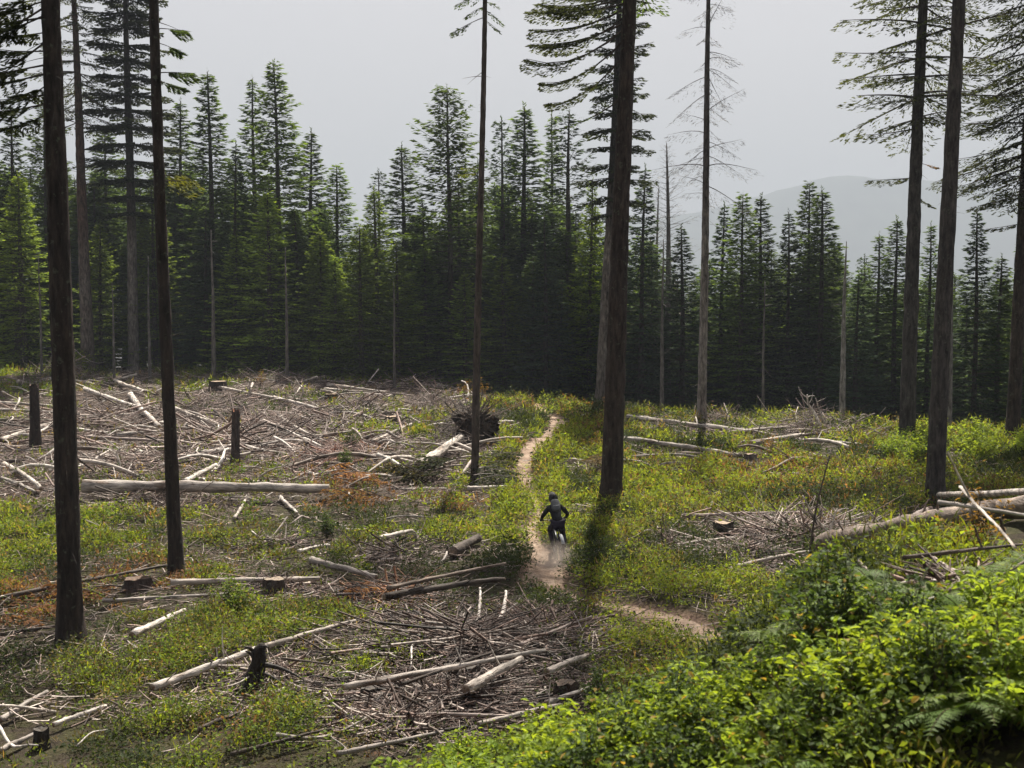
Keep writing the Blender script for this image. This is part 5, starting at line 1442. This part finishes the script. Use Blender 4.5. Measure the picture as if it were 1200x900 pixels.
sk(['pel', 'belly', 'chest', 'neck', 'sL', 'eL', 'wL', 'sR', 'eR', 'wR'], [(0, 1), (1, 2), (2, 3), (2, 4), (4, 5), (5, 6), (2, 7), (7, 8), (8, 9)], [.135, .135, .155, .07, .078, .058, .042, .078, .058, .042], 'jersey', M_black)
sk(['pel', 'hL', 'kL', 'aL', 'hR', 'kR', 'aR'], [(0, 1), (1, 2), (2, 3), (0, 4), (4, 5), (5, 6)], [.15, .105, .08, .058, .105, .08, .058], 'trousers', M_trou)
for s_, an, tn in ((-1, 'aL', 'tL'), (1, 'aR', 'tR')):
    a, t_ = Vector(J[an]), Vector(J[tn]); heel = a + Vector((0, -.05, -.045))
    skin('shoe', [heel, a + Vector((0, .02, -.045)), t_ + Vector((0, 0, .01)), t_ + Vector((0, .05, 0))], [(0, 1), (1, 2), (2, 3)], [.042, .05, .045, .03], M_rub, pers, 2)
# full face helmet
m = MB(); n, K = 24, 14
hc = Vector(J['head']) + Vector((0, .01, .015))
V = []
for i in range(K):
    ph = -math.pi / 2 + math.pi * i / (K - 1)
    for j in range(n):
        th = j / n * 6.2832
        x_ = .128 * math.cos(ph) * math.cos(th); y_ = .155 * math.cos(ph) * math.sin(th); z_ = .145 * math.sin(ph)
        if y_ > .05 and z_ < -.02: y_ += .045 * min(1, (-z_ - .02) / .05) * math.cos(th - math.pi / 2) ** 2
        if z_ < -.10: z_ = -.10
        if y_ > .08 and -.02 < z_ < .06: y_ -= .035
        V.append((hc.x + x_, hc.y + y_, hc.z + z_))
m.add(V, [(i * n + j, i * n + (j + 1) % n, (i + 1) * n + (j + 1) % n, (i + 1) * n + j) for i in range(K - 1) for j in range(n)], (1, 1, 1))
he = m.build('helmet', M_helm, pers)
m = MB(); V = []
for k in (0, .008):
    for i in range(5):
        for j in range(7):
            u = (j / 6 - .5) * 2; V.append((hc.x + u * .095 * (1 - .2 * i / 4), hc.y + .11 + i * .028 - .03 * u * u, hc.z + .085 + .012 * i - .02 * u * u + k))
f = [(i * 7 + j, i * 7 + j + 1, (i + 1) * 7 + j + 1, (i + 1) * 7 + j) for i in range(4) for j in range(6)]
m.add(V, f + [tuple(35 + q for q in reversed(x_)) for x_ in f], (1, 1, 1)); m.build('visor', M_helm, he)
m = MB(); V = []
for j in range(9):
    th = R(30 + 120 * j / 8)
    for z_ in (-.03, .0, .03): V.append((hc.x + .112 * math.cos(th), hc.y + .142 * math.sin(th), hc.z + .015 + z_))
m.add(V, [(i * 3 + j, (i + 1) * 3 + j, (i + 1) * 3 + j + 1, i * 3 + j + 1) for i in range(8) for j in range(2)], (1, 1, 1)); m.build('goggles', M_alu, he)
# backpack
bp = empty('backpack', (0, 0, 0), 'small dark grey backpack worn on the rider\'s back', 'backpack'); place(bp)
m = MB(); n, K = 16, 12; V = []
up_ = norm(np.array(J['neck']) - np.array(J['belly'])); back = norm(np.cross(up_, [1.0, 0, 0])) ; back = -back if back[1] > 0 else back
c0 = (np.array(J['belly']) * .35 + np.array(J['neck']) * .65) + back * .20
for i in range(K):
    ph = -math.pi / 2 + math.pi * i / (K - 1)
    for j in range(n):
        th = j / n * 6.2832; sp = lambda v: np.sign(v) * abs(v) ** .6
        p = c0 + np.array([1.0, 0, 0]) * .125 * sp(math.cos(ph)) * sp(math.cos(th)) + back * .065 * sp(math.cos(ph)) * sp(math.sin(th)) + up_ * .19 * sp(math.sin(ph))
        V.append(p)
m.add(np.array(V), [(i * n + j, i * n + (j + 1) % n, (i + 1) * n + (j + 1) % n, (i + 1) * n + j) for i in range(K - 1) for j in range(n)], (1, 1, 1))
m.build('pack_body', M_pack, bp)
for sx in (-.1, .1):
    m = MB(); s_ = np.linspace(0, 1, 9)
    P = np.array(J['neck'])[None] + np.array([sx, 0, 0])[None] + np.stack([0 * s_, -.12 + .30 * s_ * 1.0 - .12 * s_ ** 2, -.02 + .09 * np.sin(s_ * 3.14) - .26 * s_ ** 2], 1)
    m.tubes(P, np.full(9, .016), 6, (1, 1, 1), cap=True); m.build('shoulder_strap', M_pack, bp)
m = MB(); pb = c0 + back * .066 - up_ * .05
m.tubes(np.array([pb + np.array([-.09, 0, 0]), pb, pb + np.array([.09, 0, 0])]), np.full(3, .008), 6, (1, 1, 1), cap=True); m.build('reflective_strip', M_white, bp)

# dust kicked up behind the rear wheel
def dust():
    rng = np.random.default_rng(3); m = MB(); n, K = 20, 12
    c = G(647, 668, 0, height); V = []
    for i in range(K):
        ph = -math.pi / 2 + math.pi * i / (K - 1)
        for j in range(n):
            th = j / n * 6.2832; b = 1 + .15 * math.sin(th * 3 + ph * 2) + .1 * math.sin(ph * 5 + th)
            V.append((.62 * b * math.cos(ph) * math.cos(th), 1.5 * b * math.cos(ph) * math.sin(th), .42 * b * math.sin(ph)))
    m.add(V, [(i * n + j, i * n + (j + 1) % n, (i + 1) * n + (j + 1) % n, (i + 1) * n + j) for i in range(K - 1) for j in range(n)], (1, 1, 1))
    mt = bpy.data.materials.new('dust_in_air'); mt.use_nodes = True; t = mt.node_tree; t.nodes.clear()
    out = t.nodes.new('ShaderNodeOutputMaterial'); v = t.nodes.new('ShaderNodeVolumePrincipled')
    v.inputs['Color'].default_value = (.92, .80, .70, 1); v.inputs['Density'].default_value = .55; v.inputs['Anisotropy'].default_value = .2
    tcd = t.nodes.new('ShaderNodeTexCoord'); mpd = t.nodes.new('ShaderNodeMapping'); mpd.inputs['Scale'].default_value = (1 / .70, 1 / 1.6, 1 / .5)
    ln_n = t.nodes.new('ShaderNodeVectorMath'); ln_n.operation = 'LENGTH'
    t.links.new(tcd.outputs['Object'], mpd.inputs[0]); t.links.new(mpd.outputs[0], ln_n.inputs[0])
    fo = t.nodes.new('ShaderNodeMapRange'); fo.interpolation_type = 'SMOOTHSTEP'; fo.inputs[1].default_value = 1.0; fo.inputs[2].default_value = .1; fo.inputs[3].default_value = 0; fo.inputs[4].default_value = 1.1
    t.links.new(ln_n.outputs['Value'], fo.inputs[0])
    nzd = noise(t, 3.0, 3, tcd.outputs['Object']); mu = t.nodes.new('ShaderNodeMath'); mu.operation = 'MULTIPLY'
    t.links.new(fo.outputs[0], mu.inputs[0]); t.links.new(nzd.outputs['Fac'], mu.inputs[1]); t.links.new(mu.outputs[0], v.inputs['Density'])
    t.links.new(v.outputs[0], out.inputs['Volume'])
    o = m.build('dust', mt); o.location = (c[0], c[1] + .1, c[2] + .28)
    tag(o, 'puff of pale dust behind the rear wheel', 'dust', None, 'stuff')
dust()
# prototypes never placed
for p in list(PROTO.values()) + B + FE + [BD, BR]:
    if not p['used']:
        for k in p['kids']: bpy.data.objects.remove(k)
        bpy.data.objects.remove(p['root'])
for q, o in enumerate(protos):
    if q not in first: bpy.data.objects.remove(o)
